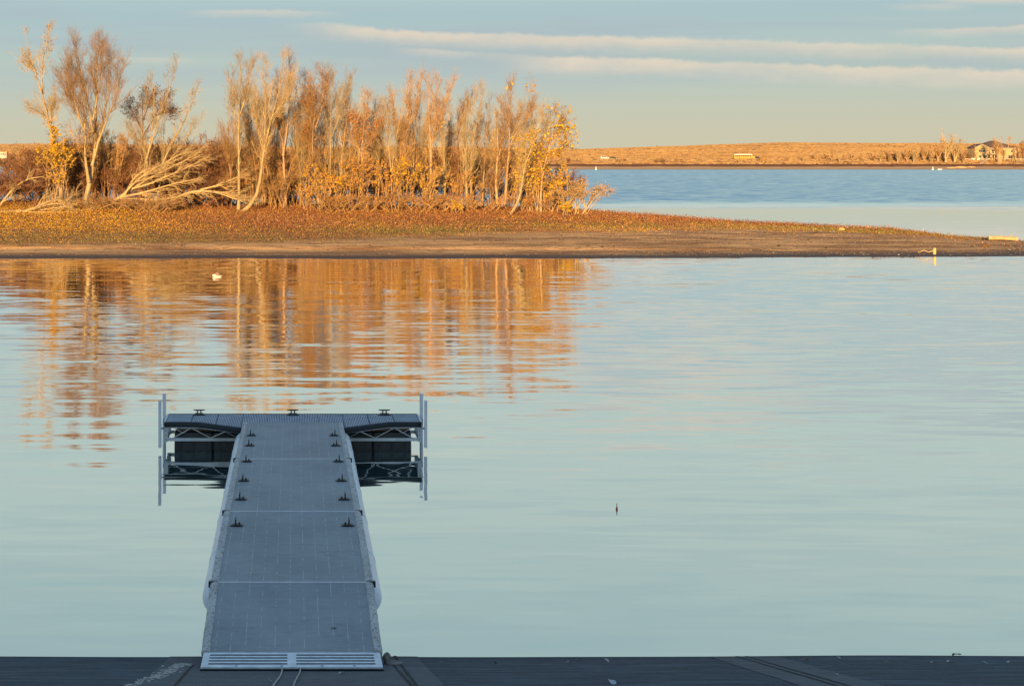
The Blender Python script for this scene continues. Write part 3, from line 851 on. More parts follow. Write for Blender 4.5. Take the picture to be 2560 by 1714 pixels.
M_FEATHER_W = mat('white_feathers', (0.58, 0.54, 0.47), 0.8, 0.15, 8)
M_FEATHER_B = mat('brown_feathers', (0.30, 0.215, 0.14), 0.85, 0.55, 9, color2=(0.09, 0.06, 0.045), stretch=(1, 5, 5))
p = W(543, 693, EYE * F / (692 - HY))
duck = empty('duck', (p[0], p[1], 0)); tag(duck, 'resting white and brown duck floating alone on the orange reflections', 'duck'); duck.scale = (.88, .88, .85)
m = MB()
m.tube([(-.26, 0, .07), (-.22, 0, .075), (-.12, 0, .07), (0, 0, .06), (.12, 0, .06), (.2, 0, .07), (.235, 0, .085)],
       [.01, .07, .095, .10, .095, .06, .02], 16)
m.build('body', M_FEATHER_W, duck, smooth=True)
for s_ in (-1, 1):
    m = MB(); m.tube([(-.10, s_ * .05, .125), (0, s_ * .075, .12), (.12, s_ * .075, .105), (.22, s_ * .04, .09)], [.03, .062, .055, .012], 12)
    m.build('wing', M_FEATHER_B, duck, smooth=True)
m = MB(); m.tube([(-.07, 0, .13), (-.03, 0, .18), (.0, 0, .205), (.045, 0, .195), (.08, 0, .175)], [.05, .045, .05, .04, .015], 12)
hd = m.build('head', M_FEATHER_B, duck, smooth=True)
m = MB(); m.tube([(.07, 0, .178), (.13, 0, .165)], [.018, .010], 8); m.build('bill', mat('bill', (0.35, 0.25, 0.10), 0.5), hd, smooth=True)

# pale log at the tip of the spit
p = W(2510, 603, 91.2)
logt = empty('log', (p[0], p[1], gz(p[0], p[1]) + .05)); tag(logt, 'pale weathered log lying at the tip of the spit', 'log')
m = MB(); m.tube([(-.98, .06, .16), (-.5, .02, .17), (0, 0, .15), (.5, -.03, .12), (.82, -.06, .10)], [.13, .135, .12, .12, .15], 12)
m.build('trunk', M_DEADWOOD, logt)
for ps, rr in (([(.3, 0, .2), (.5, -.05, .38), (.55, -.05, .42)], [.04, .025, .01]), ([(-.3, 0, .24), (-.1, .05, .36)], [.03, .012])):
    m = MB(); m.tube(ps, rr, 7); m.build('branch_stub', M_DEADWOOD, logt)
p = W(2462, 623, 85.5)
V, Fs = blob(np.random.default_rng(4), (.32, .2, .12), 2, .35)
tag(mesh_obj('driftwood', V, Fs, M_BARK_DARK, loc=(p[0], p[1], gz(p[0], p[1]) + .06)), 'dark clump of driftwood on the mud below the pale log', 'driftwood')
p = W(2336, 640, 80.6)
st = empty('wooden_stake', (p[0], p[1], -.1)); tag(st, 'yellowish wooden stake standing at the waterline of the spit', 'stake')
m = MB(); m.box(-.07, .07, -.06, .06, 0, .52); m.build('post', mat('fresh_wood', (0.55, 0.38, 0.16), 0.8, 0.2, 8), st, bevel=.012)
m = MB(); m.tube([(-.06, 0, .35), (-.3, .1, .28), (-.5, .2, .38), (-.8, .3, .24)], .025, 7); m.build('cord', M_DEADWOOD, st, smooth=True)
p = W(2104, 600, 95)
V, Fs = blob(np.random.default_rng(14), (.2, .16, .15), 2, .2)
tag(mesh_obj('stone', V, Fs, mat('ochre_stone', (0.5, 0.36, 0.14), 0.9, 0.3, 6), loc=(p[0], p[1], gz(p[0], p[1]) + .08)), 'ochre stone on the bare soil near the end of the spit', 'stone')

M_BUOY = mat('white_buoy', (0.78, 0.76, 0.72), 0.5, 0.1, 3)
for px, py, lab in ((1490, 424.5, 'white buoy floating off the far beach below the silver car'), (2332, 425, 'white buoy off the far beach, the left one of the pair')):
    d = min(716, EYE * F / (py - HY)); p = W(px, py, d)
    m = MB(); m.tube([(0, 0, -.3), (0, 0, -.1), (0, 0, .35), (0, 0, .7), (0, 0, 1.5), (0, 0, 1.7)], [.1, .3, .34, .2, .14, .04], 12)
    o = m.build('buoy', M_BUOY, None, smooth=True, loc=(p[0], p[1], 0)); tag(o, lab, 'buoy')
p = W(2350, 425, 714)
m = MB(); m.tube([(-1.2, 0, 0), (-1.0, 0, .08), (.9, 0, .08), (1.2, 0, .0)], [.08, .28, .28, .08], 12)
o = m.build('buoy', M_BUOY, None, smooth=True, loc=(p[0], p[1], 0)); tag(o, 'long low white buoy off the far beach, right of the upright one', 'buoy')

# ------------------------------------------------------------------ plants of the island
def norm(v): return v / np.maximum(np.linalg.norm(v, axis=-1, keepdims=True), 1e-9)


def tubes(P, R, sides):
    N, K, _ = P.shape
    T = np.empty_like(P); T[:, 1:-1] = P[:, 2:] - P[:, :-2]; T[:, 0] = P[:, 1] - P[:, 0]; T[:, -1] = P[:, -1] - P[:, -2]
    T = norm(T); ref = np.array((0.31, 0.93, 0.17))
    U = norm(np.cross(T, ref)); Wv = np.cross(T, U)
    a = np.arange(sides) * 2 * np.pi / sides
    V = P[:, :, None] + R[:, :, None, None] * (U[:, :, None] * np.cos(a)[None, None, :, None] + Wv[:, :, None] * np.sin(a)[None, None, :, None])
    base = (np.arange(N) * K * sides)[:, None, None] + (np.arange(K - 1) * sides)[None, :, None] + np.arange(sides)[None, None, :]
    nxt = (np.arange(N) * K * sides)[:, None, None] + (np.arange(K - 1) * sides)[None, :, None] + ((np.arange(sides) + 1) % sides)[None, None, :]
    Fq = np.stack([base, nxt, nxt + sides, base + sides], -1).reshape(-1, 4)
    return V.reshape(-1, 3), Fq


def join(parts):
    Vs = []; Fs = []; b = 0
    for V, Fq in parts:
        Vs.append(V); Fs.append(Fq + b); b += len(V)
    return np.concatenate(Vs), np.concatenate(Fs)


def spawn(rng, P, R, n, t0, t1, ang, angj, length, K, up=0.2, wob=0.04, rf=0.55, rtip=0.005, fall=0.5, rmax=1.0, bias=None, flat=1.0):
    N, Kp, _ = P.shape; M = N * n
    par = np.repeat(np.arange(N), n)
    t = t0 + (t1 - t0) * rng.random(M); x = t * (Kp - 1); i = np.minimum(x.astype(int), Kp - 2); f = (x - i)[:, None]
    pos = P[par, i] * (1 - f) + P[par, i + 1] * f
    T = norm(P[par, i + 1] - P[par, i]); rp = R[par, i] * (1 - f[:, 0]) + R[par, i + 1] * f[:, 0]
    rv = rng.normal(size=(M, 3)); perp = norm(rv - (rv * T).sum(-1, keepdims=True) * T)
    a = (ang + angj * rng.normal(size=M))[:, None]
    D = np.cos(a) * T + np.sin(a) * perp
    if bias is not None: D = norm(D + np.array(bias))
    L = (length * (1 - fall * t) * rng.uniform(0.55, 1.15, M))[:, None, None]
    s = np.linspace(0, 1, K)[None, :, None]
    w = np.cumsum(rng.normal(size=(M, K, 3)), axis=1) * wob; w[:, 0] = 0
    Pn = pos[:, None] + D[:, None] * L * s + np.array((0, 0, 1.0)) * L * up * s ** 2 + w * L
    r0 = np.minimum(np.minimum(rp * rf, rmax), rp * .9)[:, None]
    Rn = r0 * (1 - s[..., 0]) ** 0.8 + np.minimum(rtip, r0) * 1.0 * s[..., 0] ** 0.5
    return Pn, Rn


def resample(pts, K):
    pts = np.asarray(pts, float); d = np.r_[0, np.cumsum(np.linalg.norm(np.diff(pts, axis=0), axis=1))]
    # smooth (Catmull-like) by sampling then relaxing
    s = np.linspace(0, d[-1], K); Q = np.stack([np.interp(s, d, pts[:, j]) for j in range(3)], -1)
    for _ in range(2): Q[1:-1] = Q[1:-1] * .5 + (Q[:-2] + Q[2:]) * .25
    return Q


LEAFC = {
    'yellow': [(.66, .41, .012), (.72, .48, .02), (.56, .31, .012), (.47, .35, .03)],
    'gold': [(.62, .32, .03), (.68, .40, .035), (.52, .24, .03), (.56, .36, .07)],
    'rust': [(.46, .19, .06), (.38, .14, .045), (.52, .26, .09), (.30, .13, .06)],
    'pink': [(.62, .36, .18), (.60, .30, .12), (.66, .44, .20), (.52, .24, .10)],
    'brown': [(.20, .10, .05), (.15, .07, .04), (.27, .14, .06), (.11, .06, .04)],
    'green': [(.14, .15, .04), (.20, .20, .05), (.10, .11, .03)],
}


def leaf_cards(rng, pts, size, pal):
    M = len(pts)
    u = norm(rng.normal(size=(M, 3))); v = rng.normal(size=(M, 3)); v = norm(v - (v * u).sum(-1, keepdims=True) * u)
    s = (size * rng.uniform(.6, 1.3, M))[:, None]
    nrm = np.cross(u, v)
    V = np.stack([pts - u * s, pts + v * s * .62 + nrm * s * .12, pts + u * s, pts - v * s * .62 + nrm * s * .12], 1)
    Fq = np.arange(M * 4).reshape(M, 4)
    pal = np.array(pal); c = pal[rng.integers(0, len(pal), M)] * rng.uniform(.75, 1.2, M)[:, None]
    return V.reshape(-1, 3), Fq, np.repeat(c, 4, axis=0)


def sample_on(rng, P, n, lo=0.3, zr=None):
    N, K, _ = P.shape
    if zr is not None:
        zc = P[:, K // 2, 2]; ok = np.where((zc > zr[0]) & (zc < zr[1]))[0]
        if len(ok) == 0: return np.zeros((0, 3))
    else: ok = np.arange(N)
    i = ok[rng.integers(0, len(ok), n)]; x = (lo + (1 - lo) * rng.random(n)) * (K - 1); k = np.minimum(x.astype(int), K - 2); f = (x - k)[:, None]
    return P[i, k] * (1 - f) + P[i, k + 1] * f


SEED = [100]
def tree(name, label, d, stems, r0, bark, twig, limbs=(16, .38, 2.4), twigs=(9, .55, .9), fine=(5, .6, .42), t0=.3, up=.25,
         leaves=(), group='trees on the island', cat='tree', wob=.03, bias=None, rt=.003, limb_wob=.045, cut=None):
    """stems: list of (list of photo (x, y) along a stem, relative radius)"""
    SEED[0] += 1; rng = np.random.default_rng(SEED[0])
    bx = (stems[0][0][0][0] - CX) * d / F; bz = gz(bx, d)
    root = empty(name, (bx, d, bz)); tag(root, label, cat, group)
    org = np.array((bx, d, bz)); SP = []; SR = []; K = 14
    # slide the picture's stems so that the foot stands on the ground
    off = None
    for pts, rr in stems:
        Wp = np.array([W(px, py, d) for px, py in pts])
        if off is None: off = bz - .08 - Wp[0, 2]
        hh = (Wp[:, 2] - Wp[0, 2]) / max(1e-3, Wp[-1, 2] - Wp[0, 2])
        Wp[:, 2] += off * (1 - np.clip(np.linspace(0, 1, len(Wp)), 0, 1)) if stems.index((pts, rr)) == 0 else 0
        Wp[1:, 1] += np.cumsum(rng.normal(size=len(Wp) - 1)) * .25
        Q = resample(Wp, K) - org
        Q[1:] += np.cumsum(rng.normal(size=(K - 1, 3)), axis=0) * wob * np.linspace(.3, 1, K - 1)[:, None]
        s = np.linspace(0, 1, K)
        R = r0 * (.82 if rr > .9 else .66) * rr * (1 - s) ** 1.3 + .007 * rr ** .3
        R[0] *= 1.25
        SP.append(Q); SR.append(R)
    SP = np.array(SP); SR = np.array(SR)
    V, Fq = tubes(SP, SR, 8)
    mesh_obj('trunk', V, Fq, bark, root, smooth=True)
    parts = []
    n1, a1, l1 = limbs
    P1, R1 = spawn(rng, SP, SR, int(n1 * 1.45), t0 * .5, .97, a1 * .98, .16, l1 * 1.3, 7, up * 1.2, limb_wob, .36, .005, .74, .024, bias)
    parts.append(tubes(P1, R1, 5))
    n2, a2, l2 = twigs
    P2, R2 = spawn(rng, P1, R1, int(n2 * 1.05), .08, 1.0, a2 * 1.0, .25, l2, 5, up * .7, .05, .6, rt, .45, .008)
    parts.append(tubes(P2, R2, 3))
    PT, RT = spawn(rng, SP, SR, n1 * 3, min(.9, t0 * .6), 1.0, a2 * 1.2, .25, l2 * 1.1, 5, up, .05, .4, rt, .5, .009)
    parts.append(tubes(PT, RT, 3))
    P3 = P2
    if fine[0]:
        P3, R3 = spawn(rng, np.concatenate([P2, PT]), np.concatenate([R2, RT]), fine[0], .1, 1.0, fine[1] * 1.1, .3, fine[2], 3, up * .5, .05, .8, rt * .8, .3, .0045)
        parts.append(tubes(P3, R3, 3))
    V, Fq = join(parts)
    mesh_obj('crown', V, Fq, twig, root)
    leaves = list(leaves) + [(130, 'rust', .04, None), (130, 'pink', .04, None)]
    if leaves:
        LV = []; LF = []; LC = []; b = 0
        for n, pal, size, zr in list(leaves):
            ht = SP[0, -1, 2]
            pts = sample_on(rng, P3, n, .2, None if zr is None else (zr[0] * ht, zr[1] * ht))
            if len(pts) == 0: continue
            v, f, c = leaf_cards(rng, pts, size, LEAFC[pal]); LV.append(v); LF.append(f + b); LC.append(c); b += len(v)
        if LV: mesh_obj('foliage', np.concatenate(LV), np.concatenate(LF), M_LEAF, root, colors=np.concatenate(LC))
    return root


def bush(name, label, px, d, w_px, h_px, stem_mat, nst=9, leaves=(), twigs=(10, .6, .5), fine=(4, .6, .25), lean=0.0, r=.02, group='bushes on the island', cat='bush', spread=.55, up=.1, wob=.06, base_w=.5):
    SEED[0] += 1; rng = np.random.default_rng(SEED[0])
    bx = (px - CX) * d / F; bz = gz(bx, d); Wd = w_px * d / F; H = h_px * d / F
    root = empty(name, (bx, d, bz)); tag(root, label, cat, group)
    K = 7; s = np.linspace(0, 1, K)[None, :, None]
    x0 = rng.uniform(-.5, .5, (nst, 1)) * Wd * base_w; y0 = rng.uniform(-.5, .5, (nst, 1)) * min(Wd * base_w, 1.2)
    st = np.concatenate([x0, y0, np.full((nst, 1), -.06)], 1)
    tip = np.concatenate([x0 * .8 + rng.uniform(-1, 1, (nst, 1)) * Wd * spread * .8 + lean * H, y0 + rng.uniform(-.4, .4, (nst, 1)) * min(Wd, 3), rng.uniform(.6, 1.0, (nst, 1)) * H * .92], 1)
    P = st[:, None] + (tip - st)[:, None] * s
    P[:, :, 2] += (H * .18 * np.sin(np.pi * s[..., 0]))
    w = np.cumsum(rng.normal(size=(nst, K, 3)), axis=1) * wob * .5; w[:, 0] = 0; P += w
    R = (r * rng.uniform(.6, 1.3, (nst, 1))) * (1 - np.linspace(0, 1, K)[None]) ** .7 + .006
    V, Fq = tubes(P, R, 5); mesh_obj('stems', V, Fq, stem_mat, root, smooth=True)
    P2, R2 = spawn(rng, P, R, int(twigs[0] * 1.4), .22, 1.0, twigs[1], .25, twigs[2], 4, up, .06, .7, .006, .3, .012)
    P3, R3 = spawn(rng, P2, R2, fine[0], .1, 1.0, fine[1], .3, fine[2], 3, up, .06, .9, .005, .3, .009)
    V, Fq = join([tubes(P2, R2, 3), tubes(P3, R3, 3)])
    mesh_obj('twigs', V, Fq, stem_mat, root)
    LV = []; LF = []; LC = []; b = 0
    for n, pal, size, zr in leaves:
        pts = sample_on(rng, P3, n, .2, None if zr is None else (zr[0] * H, zr[1] * H))
        if len(pts) == 0: continue
        v, f, c = leaf_cards(rng, pts, size, LEAFC[pal]); LV.append(v); LF.append(f + b); LC.append(c); b += len(v)
    if LV: mesh_obj('foliage', np.concatenate(LV), np.concatenate(LF), M_LEAF, root, colors=np.concatenate(LC))
    return root


PALE, TAN, DARK = (M_BARK_PALE, M_TWIG_TAN), (M_BARK_TAN, M_TWIG_ORANGE), (M_BARK_DARK, M_TWIG_BROWN)

# --- the tall trees on the left
tree('poplar_tree', 'tall leaning pale tree at far left with yellow leaves round its lower trunk', 108,
     [([(153, 512), (150, 440), (143, 380), (128, 310), (108, 235), (92, 180), (74, 125), (62, 70)], 1.0),
      ([(108, 235), (104, 190), (112, 140), (128, 72)], .5), ([(92, 185), (78, 170), (66, 150)], .35),
      ([(126, 305), (105, 285), (85, 275)], .45), ([(128, 310), (134, 270), (140, 245)], .42)], .22, *PALE,
     limbs=(12, .55, 1.7), twigs=(7, .6, .7), fine=(5, .6, .35), t0=.35, leaves=[(1500, 'yellow', .075, (.12, .45)), (340, 'gold', .06, (.1, .5)), (16, 'gold', .12, (.9, 1.1))])
tree('poplar_tree', 'biggest bare tree with a dense upright orange-tan crown on the left', 107,
     [([(212, 518), (218, 470), (230, 415), (233, 350), (232, 250), (234, 150), (233, 86)], 1.0),
      ([(222, 455), (216, 400), (214, 330), (210, 240), (200, 170)], .7),
      ([(230, 415), (240, 370), (252, 320), (268, 240), (276, 130)], .6),
      ([(216, 340), (190, 270), (172, 210), (166, 140)], .42),
      ([(232, 330), (222, 250), (205, 180), (198, 110)], .42),
      ([(244, 360), (275, 290), (296, 230), (306, 160)], .42),
      ([(214, 330), (185, 280), (160, 225), (155, 185)], .34),
      ([(233, 300), (246, 220), (255, 150), (258, 108)], .4)], .27, M_BARK_PALE, M_TWIG_ORANGE,
     limbs=(15, .42, 2.7), twigs=(11, .5, 1.05), fine=(4, .55, .5), t0=.34, up=.28, leaves=[(500, 'gold', .05, (.2, .5))])
tree('poplar_tree', 'dark-crowned tree with clumps of dry brown leaves behind pale saplings', 113,
     [([(352, 505), (355, 430), (358, 350), (356, 280), (358, 225)], 1.0), ([(358, 340), (385, 290), (405, 255), (420, 235)], .6),
      ([(357, 330), (340, 290), (325, 255)], .5), ([(358, 300), (375, 255), (385, 225)], .5), ([(385, 290), (410, 282), (432, 280)], .4)],
     .19, *DARK, limbs=(12, .8, 1.5), twigs=(9, .7, .7), fine=(5, .8, .35), t0=.5, up=.1, leaves=[(900, 'brown', .07, (.55, 1.2))])
tree('poplar_tree', 'pale slim forked sapling rising behind the fallen tree', 106.5,
     [([(366, 512), (363, 440), (368, 380), (378, 320), (384, 250), (370, 190)], 1.0), ([(366, 400), (385, 340), (400, 290), (428, 210), (442, 140)], .8),
      ([(363, 445), (362, 370), (358, 300), (368, 210)], .6), ([(368, 390), (345, 355), (325, 330)], .3)], .13, *PALE,
     limbs=(12, .4, 1.7), twigs=(7, .5, .8), fine=(4, .6, .35), t0=.3, up=.3)
tree('poplar_tree', 'pale wispy sapling leaning right between the dark crown and the gap', 107,
     [([(390, 500), (400, 430), (410, 370), (405, 300), (412, 250)], .8), ([(402, 420), (430, 360), (462, 300), (482, 240), (494, 200)], 1.0),
      ([(402, 430), (440, 380), (475, 330), (498, 290)], .6)], .11, *PALE, limbs=(12, .42, 1.5), twigs=(7, .5, .75), fine=(4, .6, .35), t0=.3, up=.3)
# --- fallen tree and broken boughs
def fallen(label, d, stems, r0, limbs, twigs, fine, t0=.2, up=.0, bias=None, dz=0.0, m_=None):
    SEED[0] += 1; rng = np.random.default_rng(SEED[0])
    bx = (stems[0][0][0][0] - CX) * d / F; bz = gz(bx, d)
    root = empty('fallen_tree', (bx, d, bz)); tag(root, label, 'fallen tree', 'fallen wood on the island')
    org = np.array((bx, d, bz)); K = 14; SP = []; SR = []; off = None
    for pts, rr in stems:
        Wp = np.array([W(px, py, d) for px, py in pts])
        if off is None: off = bz + .1 - Wp[0, 2]
        Wp[:, 2] = np.maximum(Wp[:, 2] + off * .9, bz + .05)
        Wp[1:, 1] += np.cumsum(rng.normal(size=len(Wp) - 1)) * .3
        Q = resample(Wp, K) - org; s = np.linspace(0, 1, K)
        SP.append(Q); SR.append(r0 * rr * (1 - s) ** .8 + .012)
    SP = np.array(SP); SR = np.array(SR); V, Fq = tubes(SP, SR, 8); mesh_obj('trunk', V, Fq, m_ or M_DEADWOOD, root, smooth=True)
    P1, R1 = spawn(rng, SP, SR, limbs[0], t0, .97, limbs[1], .15, limbs[2], 7, up, .05, .5, .006, .35, .032, bias)
    P2, R2 = spawn(rng, P1, R1, twigs[0], .15, 1, twigs[1], .2, twigs[2], 5, up, .06, .65, .005, .3, .013, bias)
    parts = [tubes(P1, R1, 5), tubes(P2, R2, 3)]
    if fine[0]: parts.append(tubes(*spawn(rng, P2, R2, fine[0], .1, 1, fine[1], .25, fine[2], 3, up, .06, .9, .005, .3, .012, bias), 3))
    V, Fq = join(parts); mesh_obj('branches', V, Fq, m_ or M_DEADWOOD, root)
    return root


fallen('big uprooted bleached tree fallen to the right with its bare crown fanned out', 104,
       [([(262, 520), (290, 500), (320, 478), (360, 452), (405, 428), (450, 408), (492, 385)], 1.0),
        ([(300, 494), (340, 486), (380, 476), (425, 462), (470, 452), (505, 444)], .6),
        ([(310, 486), (340, 452), (380, 425), (425, 400), (470, 375)], .6),
        ([(330, 472), (370, 462), (420, 440), (465, 420), (505, 402)], .5),
        ([(300, 498), (350, 497), (400, 500), (450, 492)], .4),
        ([(312, 490), (330, 450), (360, 425), (400, 420)], .4)], .12,
       (12, .36, 1.5), (6, .42, .8), (4, .45, .4), .12, -.02, (.25, 0, .02))
fallen('long bleached bough arching low in front of the brown thicket', 104.5,
       [([(400, 500), (430, 480), (465, 462), (500, 455), (540, 460), (590, 478), (622, 490)], 1.0),
        ([(500, 455), (540, 445), (580, 430), (600, 420)], .6), ([(520, 458), (560, 462), (600, 470), (640, 478)], .6)], .10, (9, .35, 1.5), (6, .4, .8), (3, .4, .4), .15, 0, (.2, 0, .03))
fallen('bleached boughs lying flat on the leaf litter at the left edge', 101,
       [([(0, 542), (50, 540), (100, 538), (160, 528), (205, 545)], 1.0), ([(60, 540), (110, 525), (140, 520), (180, 530)], .6),
        ([(40, 541), (100, 548), (160, 545), (215, 556)], .6)], .09, (8, .5, 1.4), (5, .5, .7), (3, .5, .35), .1, .05)
fallen('broken pale branch bent over in the dark brush at the left edge', 106,
       [([(0, 500), (20, 470), (45, 445), (70, 432), (110, 428)], 1.0), ([(10, 490), (25, 480), (30, 470)], .5)], .07, (7, .5, 1.2), (5, .5, .6), (3, .5, .3), .3, .05)
fallen('thin pale branch tangle arching over the litter right of the leaning tree', 103.5,
       [([(85, 532), (120, 512), (150, 508), (185, 530)], 1.0), ([(90, 530), (105, 505), (125, 500)], .6), ([(150, 525), (175, 505), (192, 492)], .6)], .05, (10, .6, 1.2), (5, .5, .6), (3, .5, .3), .1, .1)

# --- the row in the middle
tree('poplar_tree', 'straight pale pole-like tree standing beside the tree with the bent foot', 105,
     [([(596, 527), (597, 450), (597, 370), (597, 290), (600, 220), (602, 140)], 1.0), ([(597, 300), (610, 260), (620, 220), (640, 150)], .6), ([(597, 330), (585, 290), (578, 240), (574, 170)], .4)],
     .15, *PALE, limbs=(16, .45, 1.6), twigs=(8, .5, .75), fine=(4, .6, .35), t0=.42, up=.35)
tree('poplar_tree', 'pale tree whose foot bends along the ground before rising', 104.5,
     [([(604, 528), (630, 512), (648, 490), (652, 440), (657, 390), (668, 330), (685, 270), (700, 220), (712, 130)], 1.0),
      ([(655, 400), (664, 320), (664, 240), (668, 150)], .6), ([(668, 330), (690, 290), (715, 250), (730, 190)], .6), ([(657, 380), (645, 310), (640, 230)], .4)],
     .19, *PALE, limbs=(17, .42, 1.9), twigs=(9, .5, .8), fine=(4, .6, .4), t0=.45, up=.3)
tree('poplar_tree', 'upright tan tree with a shaded dark trunk right of the bent-foot tree', 107,
     [([(713, 516), (712, 460), (708, 400), (705, 330), (700, 250), (694, 180)], 1.0), ([(708, 390), (720, 310), (725, 230), (716, 140)], .7), ([(706, 350), (695, 320), (690, 290)], .4)],
     .17, *TAN, limbs=(16, .45, 1.8), twigs=(9, .5, .8), fine=(4, .6, .4), t0=.38, up=.3)
tree('poplar_tree', 'dark thin twin-stemmed tree behind the middle of the row', 111,
     [([(738, 512), (742, 440), (742, 370), (735, 310), (740, 230), (745, 180)], 1.0), ([(735, 512), (752, 430), (752, 360), (750, 280), (765, 190)], .9)],
     .13, *DARK, limbs=(15, .45, 1.6), twigs=(8, .5, .7), fine=(4, .6, .35), t0=.4, up=.3)
tree('poplar_tree', 'kinked pale tree with dry rust leaves in its dense crown', 105.5,
     [([(798, 522), (794, 460), (788, 400), (780, 370), (786, 330), (792, 270), (788, 210)], 1.0), ([(782, 375), (768, 355), (765, 345)], .4), ([(788, 320), (805, 270), (820, 210), (800, 175)], .6), ([(786, 340), (770, 280), (772, 200)], .5)],
     .15, *TAN, limbs=(17, .45, 1.7), twigs=(10, .55, .75), fine=(4, .6, .35), t0=.38, up=.25, leaves=[(650, 'rust', .065, (.45, 1.0))])
tree('poplar_tree', 'slender pale pole rising clear above the yellow brush', 106,
     [([(826, 505), (825, 430), (826, 340), (830, 250), (835, 170)], 1.0), ([(826, 350), (850, 290), (868, 230), (872, 190)], .5)], .10, *PALE,
     limbs=(15, .4, 1.6), twigs=(8, .5, .75), fine=(4, .6, .35), t0=.3, up=.35)
tree('poplar_tree', 'wispy pale sapling at the right of the slender pole', 107.5,
     [([(850, 510), (852, 430), (858, 350), (868, 280), (878, 215)], 1.0), ([(856, 370), (845, 310), (850, 230)], .6)], .09, *PALE,
     limbs=(14, .4, 1.5), twigs=(7, .5, .7), fine=(4, .6, .35), t0=.3, up=.35)
tree('poplar_tree', 'orange tree with rust leaves hanging on its right shoulder', 106,
     [([(905, 520), (905, 450), (904, 390), (908, 330), (915, 270), (922, 213)], 1.0), ([(905, 380), (925, 340), (942, 315)], .55), ([(904, 390), (885, 330), (880, 290)], .5)],
     .12, *TAN, limbs=(14, .5, 1.4), twigs=(9, .6, .7), fine=(4, .6, .35), t0=.25, up=.2, leaves=[(950, 'rust', .07, (.3, .85)), (120, 'pink', .07, (.5, .8))])
tree('poplar_tree', 'bare tree leaning right with two long parallel leaders', 107,
     [([(1003, 515), (1002, 440), (1003, 390), (1012, 340), (1032, 290), (1050, 240), (1060, 185)], 1.0), ([(1003, 385), (1008, 330), (1024, 270), (1030, 200)], .7),
      ([(1003, 395), (990, 330), (980, 280), (975, 230)], .5)], .15, *TAN, limbs=(16, .4, 1.8), twigs=(8, .5, .8), fine=(4, .6, .35), t0=.3, up=.35)
tree('poplar_tree', 'pale forked sapling between the two-leader tree and the yellow-tufted tree', 105.5,
     [([(975, 510), (978, 430), (985, 350), (1000, 280), (1018, 215)], .7), ([(978, 430), (972, 350), (970, 270), (962, 240)], .6)], .09, *PALE,
     limbs=(12, .4, 1.5), twigs=(7, .5, .7), fine=(4, .6, .35), t0=.35, up=.35)
tree('poplar_tree', 'tall bare tree with a tuft of yellow leaves halfway up', 106.5,
     [([(1075, 515), (1074, 440), (1075, 380), (1070, 320), (1068, 250), (1066, 190)], 1.0), ([(1075, 370), (1095, 310), (1110, 260), (1130, 200)], .6), ([(1074, 380), (1084, 330), (1088, 270), (1092, 190)], .5)],
     .15, *TAN, limbs=(15, .45, 1.7), twigs=(9, .5, .8), fine=(4, .6, .35), t0=.3, up=.3, leaves=[(40, 'yellow', .11, (.55, .68)), (150, 'gold', .06, (.2, .5))])
tree('poplar_tree', 'dark-stemmed open tree left of the pale twin trunks', 109,
     [([(1140, 512), (1142, 450), (1144, 390), (1142, 340), (1136, 300), (1150, 260), (1165, 240)], 1.0), ([(1142, 350), (1155, 300), (1172, 250), (1182, 235)], .7)], .13, *DARK,
     limbs=(11, .45, 1.5), twigs=(7, .5, .7), fine=(4, .6, .35), t0=.4, up=.3, leaves=[(14, 'green', .12, (.55, .8))])
tree('poplar_tree', 'pale twin-trunked tree leaning right in the right half of the grove', 105.5,
     [([(1168, 520), (1165, 460), (1164, 400), (1168, 340), (1180, 280), (1198, 220)], 1.0), ([(1178, 520), (1174, 440), (1178, 370), (1190, 310), (1210, 220)], .8), ([(1165, 400), (1155, 340), (1160, 270)], .4)],
     .15, *PALE, limbs=(14, .42, 1.7), twigs=(8, .5, .75), fine=(4, .6, .35), t0=.32, up=.3)
tree('poplar_tree', 'short thick-stemmed bare tree right of the pale twin trunks', 107,
     [([(1245, 520), (1238, 460), (1242, 400), (1245, 340), (1240, 270)], 1.0), ([(1242, 410), (1258, 350), (1265, 290), (1262, 240)], .6)], .14, *TAN,
     limbs=(14, .45, 1.6), twigs=(8, .5, .75), fine=(4, .6, .35), t0=.3, up=.3, leaves=[(150, 'gold', .06, (.1, .6))])
tree('poplar_tree', 'black leaning trunk with a thin crown standing at the back of the gap', 110.5,
     [([(1224, 510), (1232, 460), (1238, 420), (1250, 370), (1270, 320), (1285, 290)], 1.0)], .13, *DARK, limbs=(12, .45, 1.3), twigs=(7, .5, .6), fine=(4, .6, .3), t0=.4, up=.3)
tree('poplar_tree', 'bare fan-shaped tree with orange leaves floating at its top twigs', 107,
     [([(1262, 522), (1265, 450), (1270, 390), (1285, 340), (1300, 290), (1318, 245), (1330, 200)], 1.0), ([(1272, 385), (1270, 320), (1268, 260), (1272, 205)], .6), ([(1280, 350), (1300, 320), (1325, 290), (1335, 250)], .5)],
     .13, *TAN, limbs=(14, .42, 1.6), twigs=(8, .5, .75), fine=(4, .6, .35), t0=.3, up=.3, leaves=[(10, 'gold', .16, (.92, 1.1)), (100, 'gold', .06, (.1, .5))])
tree('poplar_tree', 'pale tree curving up from a sloping foot near the right end of the grove', 101.5,
     [([(1274, 562), (1290, 535), (1298, 500), (1302, 460), (1312, 410), (1325, 370), (1340, 320), (1350, 270)], 1.0), ([(1302, 460), (1300, 400), (1306, 330)], .4)], .13, *PALE,
     limbs=(12, .45, 1.4), twigs=(7, .5, .7), fine=(4, .6, .35), t0=.35, up=.3, leaves=[(350, 'yellow', .075, (.3, .75))])
